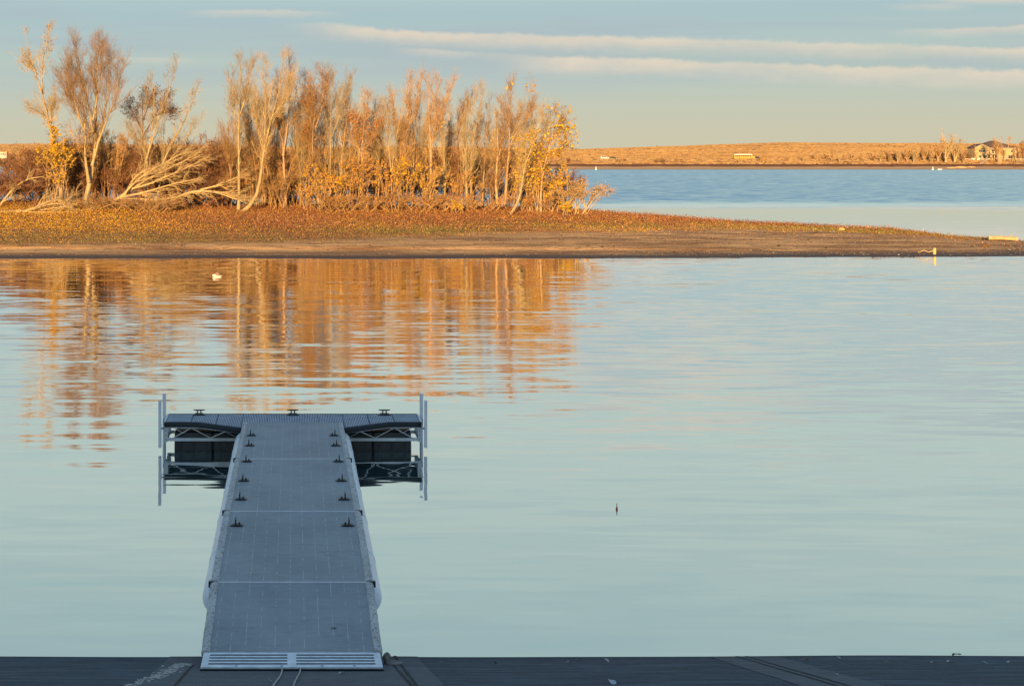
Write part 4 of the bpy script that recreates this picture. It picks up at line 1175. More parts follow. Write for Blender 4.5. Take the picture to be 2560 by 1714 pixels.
tree('poplar_tree', 'airy tree with broad yellow leaves at the right end of the grove', 103,
     [([(1352, 545), (1352, 480), (1358, 420), (1370, 370), (1388, 310), (1395, 258)], 1.0), ([(1358, 420), (1385, 385), (1412, 360), (1425, 330)], .7), ([(1356, 430), (1345, 380), (1340, 340)], .6), ([(1370, 370), (1400, 340), (1418, 280)], .5)],
     .10, *TAN, limbs=(15, .6, 1.4), twigs=(7, .6, .65), fine=(4, .6, .35), t0=.2, up=.15, leaves=[(750, 'yellow', .10, (.25, .8)), (90, 'yellow', .13, (.75, 1.1)), (120, 'green', .08, (.3, .8))])
tree('poplar_tree', 'thin bare sapling poking up behind the yellow tree at the right end', 105,
     [([(1330, 530), (1335, 460), (1342, 400), (1358, 340), (1368, 250)], 1.0), ([(1340, 410), (1362, 340), (1385, 270)], .5)], .08, *PALE, limbs=(12, .4, 1.3), twigs=(7, .5, .6), fine=(4, .6, .3), t0=.35, up=.35)
extra = [(640, 108, 625, 240, 'thin bare sapling behind the straight pole', TAN), (680, 110, 690, 200, 'thin dark sapling behind the bent-foot tree', DARK),
         (770, 109, 775, 185, 'thin tan sapling just left of the kinked tree', TAN), (812, 109, 808, 200, 'thin tan sapling just right of the kinked tree', TAN),
         (880, 109, 870, 240, 'thin bare sapling left of the orange tree', TAN), (945, 108, 950, 250, 'thin bare sapling right of the orange tree', PALE),
         (1030, 109, 1040, 215, 'thin bare sapling behind the two-leader tree', TAN), (1110, 108, 1105, 230, 'thin bare sapling between tufted tree and dark-stemmed tree', PALE),
         (1205, 109, 1222, 250, 'thin bare sapling just right of the pale twin trunks', TAN), (1300, 108, 1290, 245, 'thin bare sapling behind the fan-shaped tree', PALE)]
for px, d, tx, ty, lab, mm in extra:
    tree('sapling', lab, d, [([(px, 515), (px + 3, 430), ((px + tx) / 2, 340), (tx, ty)], 1.0), ([(px + 2, 440), (px - 12, 360), (tx - 20, ty + 40)], .6)], .075, *mm,
         limbs=(15, .4, 1.4), twigs=(8, .5, .7), fine=(4, .6, .35), t0=.25, up=.35, group='thin saplings in the grove')

# --- undergrowth
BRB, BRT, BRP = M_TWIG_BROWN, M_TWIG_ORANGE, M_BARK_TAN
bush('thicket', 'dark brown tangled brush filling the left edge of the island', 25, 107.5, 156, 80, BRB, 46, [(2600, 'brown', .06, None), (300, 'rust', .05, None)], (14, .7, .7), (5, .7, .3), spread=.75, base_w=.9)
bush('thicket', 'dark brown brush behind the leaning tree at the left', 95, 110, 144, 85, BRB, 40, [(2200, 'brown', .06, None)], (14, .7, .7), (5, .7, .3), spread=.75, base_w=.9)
bush('thicket', 'grey brown brush between the leaning tree and the biggest tree', 175, 110.5, 144, 195, BRB, 22, [(500, 'brown', .06, None), (200, 'gold', .05, (.3, .9))], (14, .6, .8), (5, .6, .35))
bush('thicket', 'yellow-leaved shrub wrapped round the foot of the leaning tree', 140, 106.5, 132, 190, BRP, 16, [(1500, 'yellow', .085, (.25, 1.0)), (300, 'gold', .07, (.3, 1.0))], (11, .6, .7), (4, .6, .3))
bush('thicket', 'golden twiggy brush behind the trunk of the biggest tree', 262, 110, 156, 210, BRT, 22, [(500, 'gold', .055, (.3, .9))], (15, .55, .8), (5, .6, .35))
bush('thicket', 'brown brush under the dark-crowned tree', 345, 111, 156, 180, BRB, 22, [(450, 'brown', .05, None)], (14, .6, .8), (5, .6, .35))
bush('thicket', 'wide brown thicket filling the gap left of the straight pole', 500, 110, 204, 185, BRB, 34, [(900, 'brown', .055, None), (350, 'rust', .05, (.3, 1))], (15, .6, .8), (5, .6, .35))
bush('thicket', 'rust brown thicket at the left of the gap above the fallen crown', 435, 110.5, 156, 175, BRB, 24, [(600, 'rust', .05, None)], (15, .6, .8), (5, .6, .35))
bush('thicket', 'rust brown thicket close behind the straight pole', 565, 110, 132, 175, BRB, 22, [(500, 'rust', .05, None)], (15, .6, .8), (5, .6, .35))
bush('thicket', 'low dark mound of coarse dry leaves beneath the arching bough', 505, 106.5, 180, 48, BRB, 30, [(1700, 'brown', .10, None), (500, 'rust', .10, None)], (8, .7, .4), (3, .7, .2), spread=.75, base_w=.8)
bush('thicket', 'red brown bramble at the foot of the fallen crown', 365, 101.5, 144, 42, M_TWIG_ORANGE, 34, [(300, 'rust', .05, None)], (9, .7, .5), (4, .7, .25), spread=.8, base_w=.6)
bush('thicket', 'orange bramble round the roots of the fallen tree', 262, 102.5, 132, 36, M_TWIG_ORANGE, 30, [(250, 'rust', .05, None)], (9, .7, .45), (4, .7, .22), spread=.8, base_w=.6)
for px, d, w, h, lab in ((655, 108.5, 110, 150, 'tangle of bare tan twigs behind the bent-foot tree'), (735, 108.5, 110, 150, 'tangle of bare tan twigs under the dark twin-stemmed tree'),
                         (690, 106.5, 90, 95, 'low tan twigs in front of the dark trunks')):
    bush('thicket', lab, px, d, w, h, BRT, 16, [(120, 'gold', .05, None)], (12, .6, .8), (4, .6, .35))
bush('bush', 'bright yellow-orange bush left of the yellow brush mass', 770, 106, 70, 70, BRP, 10, [(500, 'gold', .075, (.3, 1))], (9, .6, .5), (4, .6, .25))
bush('bush', 'broad yellow bush at the left of the yellow brush mass', 830, 105.5, 110, 120, BRP, 14, [(1300, 'gold', .07, (.35, 1)), (450, 'yellow', .07, (.4, 1))], (10, .55, .6), (4, .6, .28))
bush('bush', 'orange gold bush under the rust-leaved tree', 895, 105, 110, 140, BRP, 14, [(1300, 'gold', .07, (.3, 1)), (300, 'rust', .07, (.3, 1))], (10, .55, .65), (4, .6, .28))
bush('bush', 'orange gold bush between the rust-leaved tree and the two-leader tree', 960, 105.5, 100, 130, BRP, 13, [(1000, 'gold', .07, (.3, 1)), (200, 'rust', .07, (.3, 1))], (10, .55, .6), (4, .6, .28))
bush('bush', 'yellow bush climbing in front of the two-leader tree', 1012, 104.5, 90, 150, BRP, 12, [(700, 'yellow', .075, (.35, 1)), (500, 'gold', .07, (.3, 1))], (10, .55, .6), (4, .6, .28))
bush('bush', 'yellow gold bush below the yellow-tufted tree', 1070, 105, 90, 120, BRP, 12, [(600, 'gold', .07, (.3, 1)), (400, 'yellow', .07, (.35, 1))], (10, .55, .6), (4, .6, .28))
bush('bush', 'thin golden brush in front of the pale twin trunks', 1150, 105.5, 110, 110, BRT, 12, [(450, 'gold', .06, (.3, 1))], (10, .55, .6), (4, .6, .28))
bush('bush', 'low bright yellow bush right of the pale twin feet', 1150, 102.5, 50, 34, BRP, 9, [(330, 'yellow', .08, (.3, 1.1))], (8, .6, .4), (3, .6, .2))
bush('bush', 'big yellow bush mass around the curved tree at the right end', 1320, 103.5, 150, 150, BRP, 16, [(1300, 'yellow', .085, (.3, 1)), (600, 'gold', .075, (.25, 1))], (10, .55, .7), (4, .6, .3))
bush('bush', 'dense yellow bush below the airy yellow tree', 1390, 104, 110, 130, BRP, 13, [(900, 'yellow', .085, (.3, 1)), (500, 'gold', .075, (.25, 1))], (10, .55, .65), (4, .6, .3))
bush('bush', 'pink orange feathery bush leaning right over the water at the end of the grove', 1432, 103, 130, 85, M_TWIG_TAN, 24, [(1100, 'pink', .05, (.35, 1.2))], (12, .5, .55), (5, .55, .26), lean=.35)
bush('bush', 'small bright yellow bush at the foot of the feathery bush', 1415, 101.5, 60, 34, BRP, 9, [(380, 'yellow', .08, (.3, 1.1))], (8, .6, .4), (3, .6, .2))
for i, (px, lab) in enumerate(((830, 'low rust twigs under the broad yellow bush'), (890, 'low rust twigs under the orange gold bush'), (955, 'low rust twigs left of the two-leader tree'), (1020, 'low rust twigs at the two-leader tree'),
                               (1090, 'low rust twigs below the yellow-tufted tree'), (1195, 'low rust twigs right of the pale twin trunks'), (1340, 'low rust twigs under the big yellow mass'))):
    bush('thicket', lab, px, 103.5, 120, 46, M_TWIG_ORANGE, 17, [(480, 'rust', .05, None), (260, 'gold', .05, None), (160, 'brown', .05, None)], (9, .6, .5), (4, .6, .25), spread=.8, base_w=.8, group='low twigs along the front of the grove')
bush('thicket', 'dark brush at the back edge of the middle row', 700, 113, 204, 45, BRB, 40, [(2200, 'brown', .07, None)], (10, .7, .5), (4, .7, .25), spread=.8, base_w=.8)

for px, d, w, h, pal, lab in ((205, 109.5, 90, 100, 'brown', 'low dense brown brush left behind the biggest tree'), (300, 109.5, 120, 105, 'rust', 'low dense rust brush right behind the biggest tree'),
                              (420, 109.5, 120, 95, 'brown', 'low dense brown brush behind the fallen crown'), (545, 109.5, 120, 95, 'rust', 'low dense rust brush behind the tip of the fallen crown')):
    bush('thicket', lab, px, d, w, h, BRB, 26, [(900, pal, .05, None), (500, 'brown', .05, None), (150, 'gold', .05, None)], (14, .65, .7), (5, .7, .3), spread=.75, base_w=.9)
# wispy saplings that fill the grove: four grown ones, then copies
wisps = []
for i, (px, mm) in enumerate(((655, TAN), (765, PALE), (930, TAN), (1045, PALE))):
    wisps.append(tree('sapling', 'wispy bare sapling among the many filling the grove behind its front trunks', 109 + i * .5, [([(px, 515), (px + 2, 430), (px + 5, 340), (px + 9, 235)], 1.0), ([(px + 2, 440), (px - 9, 360), (px - 18, 270)], .7), ([(px + 3, 420), (px + 14, 350), (px + 30, 280)], .7)], .06, *mm,
                 limbs=(17, .42, 1.7), twigs=(7, .5, .75), fine=(4, .6, .36), t0=.3, up=.3, group='wispy saplings filling the grove'))
rgw = np.random.default_rng(67)
for i in range(15):
    px = 580 + i * 54 + rgw.uniform(-10, 10); d = 107 + (i * 2.3) % 6; src = wisps[(i * 5 + i // 4) % 4]
    x = (px - CX) * d / F; sc = rgw.uniform(.78, 1.12) * (1.05 if px < 900 else .84)
    c = src.copy(); COL.objects.link(c); c.location = (x, d, gz(x, d)); c.rotation_euler = (0, 0, rgw.uniform(0, 6.28)); c.scale = (sc * .95, sc * .95, sc)
    for ch in list(src.children):
        k = ch.copy(); COL.objects.link(k); k.parent = c
# a back row of dense brush, copied from a few grown clumps
clumps = [bush('thicket', 'brown twig tangle in the brush along the back of the island', 60 + 40 * i, 112 + (i % 2), 150, 150, (BRB, BRT, BRB, M_BARK_TAN)[i], 30,
               [(1100, ('brown', 'rust', 'gold', 'brown')[i], .05, None), (350, 'gold', .05, (.3, 1))], (18, .55, .9), (5, .65, .38), group='back row of island brush', spread=.6, base_w=.8) for i in range(4)]
rgc = np.random.default_rng(66)
for i in range(34):
    if i > 15 and i % 3: continue
    px = 150 + i * 37.5; d = 110.5 + (i * 1.9) % 4.5; src = clumps[(i * 7 + i // 4) % 4]
    x = (px - CX) * d / F; sc = rgc.uniform(.8, 1.2)
    c = src.copy(); COL.objects.link(c); c.location = (x, d, gz(x, d)); c.rotation_euler = (0, 0, rgc.uniform(-.6, .6) + (math.pi if i % 2 else 0)); c.scale = (sc, 1, sc * rgc.uniform(.85, 1.15))
    for ch in list(src.children):
        k = ch.copy(); COL.objects.link(k); k.parent = c
for i in range(15):
    px = 600 + i * 56 + (i * 37) % 23
    bush('thicket', 'tangle of bare orange twigs behind the trunks of the grove', px, 109.5 + (i * 1.7) % 3, 140, 120 + (i * 53) % 60, (BRT, BRB, BRB, M_BARK_TAN)[i % 4], 18,
         [(600, ('rust', 'gold', 'brown')[i % 3], .05, (.25, 1)), (250, 'gold', .055, (.3, 1))], (15, .6, .85), (5, .65, .36), group='twig tangles behind the trunks')
for i in range(12):
    px = 620 + i * 62 + (i * 29) % 31
    tree('sapling', 'dark shaded trunk in the back row of the grove', 112.5 + (i * 1.3) % 2, [([(px, 505), (px + (i * 7) % 15 - 7, 420), (px + (i * 11) % 21 - 10, 300)], 1.0)], .10, *DARK,
         limbs=(10, .5, 1.4), twigs=(7, .55, .7), fine=(4, .6, .35), t0=.35, up=.3, group='dark back-row saplings')  # shade of the back row is put into the dark bark and twig colours

# --- leaf litter and low plants: uncountable
def litter():
    rng = np.random.default_rng(77)
    M = 520000
    x = rng.uniform(-45, 50, M); t = rng.random(M) ** .85 * 1.15 + .02
    y = island_y(x, t); z = island_z(x, t)
    n = wavy(x, y, .35) * .6 + wavy(x, y, 1.1) * .4
    lim = np.interp(x, [-45, -14, -6, 4, 14, 22, 30, 40, 47], [.10, .11, .17, .25, .36, .44, .70, .79, .98]) + n * .07
    dens = np.clip((t - lim) / .07, 0, 1) * .96 + .035
    thin = np.interp(x, [-45, 20, 34, 44, 47], [1, 1, .9, .8, .1])
    keep = rng.random(M) < dens * thin; x, t, y, z, n, lim = (a[keep] for a in (x, t, y, z, n, lim))
    M = len(x)
    g = wavy(x, y, .22) * .6 + wavy(x + 30, y, .9) * .5
    pal = {k: np.array(v) for k, v in LEAFC.items()}
    pal['russet'] = np.array([(.40, .16, .06), (.30, .11, .045), (.48, .22, .08), (.36, .19, .08), (.22, .10, .05)])
    pal['olive'] = np.array([(.24, .24, .05), (.32, .27, .06), (.19, .20, .045), (.36, .26, .08)])
    wy = np.clip(np.interp(x, [-24, -15, -6, 0, 20], [1.25, 1.15, .4, .2, .15]) + g * .5, 0, 1) * np.interp(t, [.35, .5, .8, .95], [.9, 1, .8, .3])
    edge = np.exp(-((t - lim - .11) / .10) ** 2)
    wg = np.clip(edge * np.interp(x, [-24, -10, -4, 12, 17, 26, 30, 44], [.45, .75, 1.1, 1.0, .5, .55, .9, .85]) * (0.75 + g * .8), 0, .9)
    u = rng.random(M)
    col = pal['russet'][rng.integers(0, 5, M)]
    my = u < wy * .8; col[my] = pal['gold'][rng.integers(0, 4, my.sum())]
    my2 = u < wy * .4; col[my2] = pal['yellow'][rng.integers(0, 4, my2.sum())]
    u = rng.random(M); mg = u < wg; col[mg] = pal['olive'][rng.integers(0, 4, mg.sum())]
    u = rng.random(M); mo = u < .07; col[mo] = pal['pink'][rng.integers(0, 4, mo.sum())]
    mk = (u > .86); col[mk] = pal['brown'][rng.integers(0, 4, mk.sum())]
    patch = wavy(x, y, .9) * .5 + wavy(x + 7, y * 1.5, 2.1) * .4
    col = col * (rng.uniform(.65, 1.25, M) * (1 + .35 * patch))[:, None]
    size = rng.uniform(.02, .05, M) * np.interp(t, [0, .3, .5], [.6, .7, 1.0])
    h = np.abs(rng.normal(size=M)) * .085 * np.clip((t - lim) / .2, .15, 1.4)
    p = np.stack([x, y, z + .015 + h], -1)
    u_ = norm(rng.normal(size=(M, 3)) * np.array((1, .7, .8))); v = rng.normal(size=(M, 3)); v = norm(v - (v * u_).sum(-1, keepdims=True) * u_)
    s = size[:, None]
    V = np.stack([p - u_ * s, p + v * s * .6, p + u_ * s, p - v * s * .6], 1).reshape(-1, 3)
    tag(mesh_obj('leaf_litter', V, np.arange(M * 4).reshape(M, 4), M_LEAF, colors=np.repeat(col, 4, axis=0)), kind='stuff')


litter()


def beach_debris():
    """clods, pebbles and dry stalks scattered on the bare bank"""
    rng = np.random.default_rng(78); M = 26000
    x = rng.uniform(-45, 49, M); t = .035 + rng.random(M) ** 1.2 * .75
    y = island_y(x, t); z = island_z(x, t)
    band = wavy(x * .35, y * 1.6, .8)
    keep = rng.random(M) < np.clip(.35 + band * .6, .06, 1); x, t, y, z = (a[keep] for a in (x, t, y, z)); M = len(x)
    base = np.array([(-1, -.6, 0), (1, -.7, 0), (.8, .7, 0), (-.9, .6, 0), (0, 0, 1)], float)
    s = (rng.uniform(.012, .04, M) * (1 + 1.2 * (rng.random(M) > .97)))[:, None, None]
    a = rng.uniform(0, 6.28, M); c, q = np.cos(a)[:, None], np.sin(a)[:, None]
    st = rng.uniform(.7, 2.2, M)[:, None]
    bx = base[None, :, 0] * st; by = base[None, :, 1]
    V = np.stack([bx * c - by * q, bx * q + by * c, np.broadcast_to(base[None, :, 2] * .9, bx.shape)], -1) * s + np.stack([x, y, z], -1)[:, None]
    tri = np.array([(0, 1, 4), (1, 2, 4), (2, 3, 4), (3, 0, 4)])
    Fq = (np.arange(M) * 5)[:, None, None] + tri[None]
    pal = np.array([(.38, .22, .10), (.54, .35, .17), (.16, .10, .06), (.25, .14, .08), (.60, .48, .33), (.12, .075, .05)])
    col = pal[rng.integers(0, 6, M)] * rng.uniform(.8, 1.2, M)[:, None]
    tag(mesh_obj('beach_pebbles', V.reshape(-1, 3), Fq.reshape(-1, 3), M_LITTER, colors=np.repeat(col, 5, axis=0)), kind='stuff')


beach_debris()

# ------------------------------------------------------------------ the far shore
def ground_at(px, s):
    """world point on the far shore: s metres inland of the waterline, in the direction of a photo column"""
    u = (px - CX) / F; y = 760.0
    for _ in range(12): y = float(far_dw(u * y)) + s
    x = u * y
    return np.array((x, y, float(far_z(x, y))))


def copy_tree(o, loc, rz=0.0, sc=1.0, label=None, group=None):
    c = o.copy(); COL.objects.link(c); c.location = loc; c.rotation_euler = (0, 0, rz); c.scale = (sc if isinstance(sc, tuple) else (sc, sc, sc))
    if label: c['label'] = label
    if group: c['group'] = group
    for ch in list(o.children):
        k = ch.copy(); COL.objects.link(k); k.parent = c
    return c


def far_proto(name, seed, bark, twig, H, nst, spread, leafpal=None, nleaf=0, low=.25, a1=.4, lean=.1, dens=1.0):
    rng = np.random.default_rng(seed); K = 8; s = np.linspace(0, 1, K)[None, :, None]
    root = empty(name)
    st = np.concatenate([rng.uniform(-.5, .5, (nst, 2)) * np.array((1.2, .8)), np.full((nst, 1), -.4)], 1)
    tip = np.concatenate([rng.uniform(-1, 1, (nst, 1)) * spread + lean * H, rng.uniform(-1, 1, (nst, 1)) * spread * .7, rng.uniform(.75, 1, (nst, 1)) * H * .9], 1)
    P = st[:, None] + (tip - st)[:, None] * s
    w = np.cumsum(rng.normal(size=(nst, K, 3)), axis=1) * .15; w[:, 0] = 0; P += w
    R = rng.uniform(.14, .24, (nst, 1)) * (H / 10) * (1 - np.linspace(0, 1, K)[None]) + .02
    V, Fq = tubes(P, R, 6); mesh_obj('trunk', V, Fq, bark, root, smooth=True)
    P1, R1 = spawn(rng, P, R, int(12 * dens), low, .97, a1, .15, H * .24, 5, .25, .06, .5, .012, .5, .06)
    P2, R2 = spawn(rng, P1, R1, 7, .1, 1, .55, .2, H * .11, 4, .2, .06, .6, .012, .4, .025)
    P3, R3 = spawn(rng, P2, R2, 3, .1, 1, .6, .2, H * .06, 3, .1, .06, .8, .01, .3, .016)
    V, Fq = join([tubes(P1, R1, 4), tubes(P2, R2, 3), tubes(P3, R3, 3)])
    mesh_obj('crown', V, Fq, twig, root)
    if nleaf:
        v, f, c = leaf_cards(rng, sample_on(rng, P3, nleaf, .1), .16, LEAFC[leafpal])
        mesh_obj('foliage', v, f, M_LEAF, root, colors=c)
    return root


fp = [far_proto('bare_tree', 301, M_BARK_PALE, M_TWIG_TAN, 10, 4, 2.2, lean=.12), far_proto('bare_tree', 302, M_BARK_PALE, M_TWIG_ORANGE, 10, 3, 1.7, lean=.05),
      far_proto('bare_tree', 303, M_BARK_TAN, M_TWIG_ORANGE, 10, 5, 2.6, lean=-.02)]
fs = [far_proto('shrub', 311, M_BARK_DARK, M_TWIG_BROWN, 4, 9, 2.3, 'brown', 260, low=.1, lean=0, dens=.7), far_proto('shrub', 312, M_BARK_TAN, M_TWIG_ORANGE, 4, 9, 2.0, 'gold', 160, low=.1, lean=0, dens=.7),
      far_proto('shrub', 313, M_BARK_TAN, M_TWIG_ORANGE, 4, 8, 1.8, 'rust', 220, low=.1, lean=0, dens=.7)]
for o, l, c, g_ in [(fp[0], '', 'tree', 'trees along the far shore')] : pass
for o in fp: tag(o, 'pale bare tree on the far bank', 'tree', 'trees along the far shore')
for o in fs: tag(o, 'brown shrub on the far bank', 'shrub', 'shrubs along the far shore')
used = set()


def place(protos, k, px, s, hpx, label, group, rz=None):
    p = ground_at(px, s); H = hpx * p[1] / F; h0 = 10.0 if protos is fp else 4.4
    o = protos[k]
    rr = (px * 0.37) % 6.28 if rz is None else rz
    if protos is fp: rr = ((px * .13) % .8) - .4
    if (id(protos), k) not in used:
        used.add((id(protos), k)); o.location = p; o.rotation_euler = (0, 0, rr); o.scale = (H / h0,) * 3; o['label'] = label; o['group'] = group; return o
    return copy_tree(o, p, rr, H / h0, label, group)


GT, GS = 'trees along the far shore', 'shrubs along the far shore'
for k, px, s, h, lab in ((1, 2005, 34, 28, 'small bare tree leftmost of the shore trees right of the bus'), (2, 2043, 36, 24, 'low bare tree second from the left of the shore trees right of the bus'),
                         (1, 2078, 35, 42, 'tall thin bare tree above the dark scrub, left of the shore grove'), (0, 2098, 32, 26, 'leaning bare tree just right of the tall thin one by the scrub'),
                         (1, 2200, 34, 44, 'first bare tree at the left end of the shore grove'), (1, 2222, 32, 26, 'short pale tree second in the shore grove'),
                         (0, 2245, 31, 42, 'bare tree with leaning stems in the left half of the shore grove'), (2, 2268, 35, 40, 'broad bare tree in the left half of the shore grove'),
                         (0, 2285, 32, 44, 'bare tree in the middle of the shore grove'), (2, 2310, 36, 48, 'tan broad tree in the middle of the shore grove'),
                         (1, 2326, 32, 48, 'upright bare tree in the right half of the shore grove'), (2, 2345, 36, 50, 'broad bare tree just left of the two tallest shore trees'),
                         (0, 2366, 31, 88, 'tallest bare tree of the far shore with a wide pale crown'), (0, 2388, 32, 76, 'second tallest bare tree leaning towards the house'),
                         (1, 2408, 31, 36, 'short bare tree at the right end of the shore grove'), (2, 2498, 33, 76, 'bare tree standing in front of the cream house'),
                         (1, 2532, 36, 46, 'thin bare tree at the right corner of the cream house'), (1, 2435, 40, 40, 'narrow dark tree at the left wall of the cream house')):
    place(fp, k, px, s, h, lab, GT)
for k, px, s, h, lab in ((2, 1552, 32, 14, 'brown shrub right of the dark car on the far bank'), (0, 1655, 30, 17, 'dark brown round shrub midway between the cars and the bus'),
                         (0, 1640, 31, 12, 'low brown shrub touching the dark round one'), (1, 1692, 31, 20, 'pale thin shrub right of the dark round one'), (0, 1704, 30, 9, 'low dark shrub right of the pale thin one'),
                         (1, 1848, 30, 14, 'pale shrub below the yellow bus'), (1, 1908, 32, 16, 'tan shrub right of the yellow bus'),
                         (0, 2030, 44, 14, 'dark scrub behind the leftmost shore trees'), (0, 2062, 40, 18, 'dark scrub under the tall thin shore tree'), (1, 2050, 34, 12, 'golden scrub between the small shore trees'),
                         (2, 2110, 44, 18, 'brown scrub right of the tall thin shore tree'), (0, 2128, 60, 14, 'dark scrub on the slope above the brown scrub'), (2, 2150, 40, 14, 'brown scrub in the gap left of the grove'), (0, 2180, 38, 18, 'round brown scrub at the left of the grove'),
                         (0, 2215, 40, 24, 'brown brush behind the left end of the grove'), (0, 2236, 40, 26, 'dark brush behind the left half of the grove'), (2, 2256, 42, 26, 'brown brush behind the left half of the grove'),
                         (0, 2278, 40, 26, 'dark brush behind the middle of the grove'), (2, 2300, 42, 28, 'brown brush behind the middle of the grove'), (0, 2320, 40, 26, 'dark brush behind the right half of the grove'),
                         (2, 2340, 42, 28, 'rusty brush behind the right half of the grove'), (0, 2360, 40, 26, 'dark brush at the foot of the tallest shore tree'), (0, 2382, 40, 26, 'dark brush at the foot of the second tallest shore tree'),
                         (0, 2418, 42, 22, 'dark round shrub left of the cream house'), (0, 2408, 44, 26, 'wine dark shrub at the right end of the grove'), (0, 2546, 40, 16, 'dark low shrub right of the house'), (2, 2440, 37, 10, 'small rust shrub under the left end of the fence'), (1, 2478, 34, 10, 'small tan shrub beside the shore stairs')):
    place(fs, k, px, s, h, lab, GS)
o = far_proto('rust_tree', 320, M_BARK_DARK, M_TWIG_ORANGE, 10, 4, 1.8, 'rust', 1500, low=.15, lean=0)
p = ground_at(2556, 48); o.location = p; o.scale = (1.1, 1.1, 1.1); tag(o, 'rust-leaved tree at the right edge beside the cream house', 'tree', GT)
# brushy bank that shows between the island's trunks
rg = np.random.default_rng(55)
for i in range(64):
    px = 20 + i * 22.5 + rg.uniform(-9, 9)
    if px < 1430:
        place(fs, int(rg.integers(0, 3)), px, rg.uniform(26, 60), rg.uniform(11, 22), 'low brown shrub on the far bank seen between the island trunks', 'far shrubs behind the island')
for i, px in enumerate((60, 110, 300, 470, 520, 560, 640, 930, 1120, 1250, 1400)):
    place(fp, i % 3, px, 34, rg.uniform(24, 34), 'bare tree on the far bank seen through the island grove', 'far trees behind the island')
for px, s, h, lab in ((1490, 600, 5, 'small dark shrub on the skyline above the silver car'), (1642, 640, 5, 'small dark shrub on the skyline left of the bus'), (1440, 560, 8, 'dark shrub on the skyline beside the yellow tree')):
    place(fs, 0, px, s, h, lab, GS)

# dry grass that stands on the far slopes
def dry_grass():
    rng = np.random.default_rng(91); M = 90000
    s = 24 + rng.random(M) ** 1.6 * 800; u = rng.uniform(-.27, .56, M)
    y = np.full(M, 800.0)
    for _ in range(10): y = far_dw(u * y) + s
    x = u * y; z = far_z(x, y)
    keep = ~((s < 36) & (rng.random(M) < .45)); s, x, y, z = (a[keep] for a in (s, x, y, z)); M = len(x)
    w = rng.uniform(.8, 3.2, M); h = rng.uniform(.3, .75, M) * np.interp(s, [20, 60, 300], [1.0, .8, 1.0])
    a = rng.uniform(-1.1, 1.1, M); dx, dyy = np.cos(a), np.sin(a); tl = rng.uniform(-.5, .5, M)
    o = np.stack([x, y, z], -1)
    d3 = np.stack([dx, dyy, 0 * dx], -1) * w[:, None]; pr = np.stack([-dyy, dx, 0 * dx], -1) * (h * .35)[:, None]
    up = np.stack([0 * h, 0 * h, h], -1)
    V = np.stack([o - d3, o + d3, o + d3 * .55 + up * .75 + pr, o + d3 * tl[:, None] + up + pr, o - d3 * .6 + up * .65 + pr], 1)
    n1 = wavy(x, s * 2.5, .012) * .7 + wavy(x, s * 3, .05) * .4
    n2 = wavy(x + 400, s * 4, .02)
    A, B, C = np.array((.40, .275, .125)), np.array((.33, .205, .085)), np.array((.23, .13, .07))
    k = np.clip(.5 + n1 * .6, 0, 1)[:, None]; col = A * k + B * (1 - k)
    k2 = (np.clip(n2 - .25, 0, 1) * 1.1)[:, None]; col = col * (1 - k2) + C * k2
    scrub = (rng.random(M) < np.interp(s, [24, 60, 120, 300], [.30, .22, .10, .04])); col[scrub] = C * .85
    col = col * rng.uniform(.92, 1.08, M)[:, None]
    tag(mesh_obj('dry_grass', V.reshape(-1, 3), np.arange(M * 5).reshape(M, 5), M_LEAF, colors=np.repeat(col, 5, axis=0)), kind='stuff')


dry_grass()

# ---- the house
M_CREAM = mat('cream_stucco', (0.42, 0.32, 0.17), 0.9, 0.08, .6)
M_ROOF = mat('dark_shingle', (0.085, 0.06, 0.055), 0.9, 0.25, 2, stretch=(1, 1, 5))
M_TRIM = mat('cream_trim', (0.52, 0.43, 0.30), 0.8, 0.06, 1)
M_GLASS = mat('dark_glass', (0.03, 0.035, 0.045), 0.12, 0.3, 1)
M_WPAINT = mat('white_paint', (0.58, 0.54, 0.48), 0.6, 0.06, 1)
p = ground_at(2438, 56); hx, hy, hz = p[0], p[1], 5.35
house = empty('house', (hx, hy, hz)); tag(house, 'two-storey cream house with dark roof and balcony on the far shore', 'house')
m = MB(); m.prism([(0, -.6), (7.4, -.6), (7.4, 6.2), (3.7, 7.9), (0, 6.2)], 'y', 0, 9)
m.build('gable_wing', M_CREAM, house)
m = MB()
for a, b in (((-.45, 5.98), (3.7, 7.92)), ((7.85, 5.98), (3.7, 7.92))):
    m.hexa([(a[0], -.5, a[1]), (b[0], -.5, b[1]), (b[0], 9, b[1]), (a[0], 9, a[1])], [(a[0], -.5, a[1] + .28), (b[0], -.5, b[1] + .28), (b[0], 9, b[1] + .28), (a[0], 9, a[1] + .28)])
m.build('gable_roof', M_ROOF, house)
m = MB()
for a, b in (((-.45, 5.95), (3.7, 7.89)), ((7.85, 5.95), (3.7, 7.89))):
    m.hexa([(a[0], -.56, a[1]), (b[0], -.56, b[1]), (b[0], -.5, b[1]), (a[0], -.5, a[1])], [(a[0], -.56, a[1] + .26), (b[0], -.56, b[1] + .26), (b[0], -.5, b[1] + .26), (a[0], -.5, a[1] + .26)])
m.build('gable_trim', M_TRIM, house)
m = MB(); m.box(7.4, 14, 3.2, 12, -.6, 5.9); m.build('recessed_wall', M_CREAM, house)
m = MB(); m.box(14, 24, .8, 12, -.6, 5.9); m.build('end_block', M_CREAM, house)
m = MB()
e, r0_, r1_ = 5.9, 11.2, 13.2
m.add([(1.5, .2, e), (24.8, .2, e), (24.8, 12.6, e), (1.5, 12.6, e), (r0_, 6.4, 10.0), (r1_, 6.4, 10.0)], [(0, 1, 5, 4), (1, 2, 5), (2, 3, 4, 5), (3, 0, 4), (3, 2, 1, 0)])
m.build('roof', M_ROOF, house)
m = MB(); m.box(7.4, 24.8, .1, .2, 5.62, 5.98); m.build('fascia', M_TRIM, house)
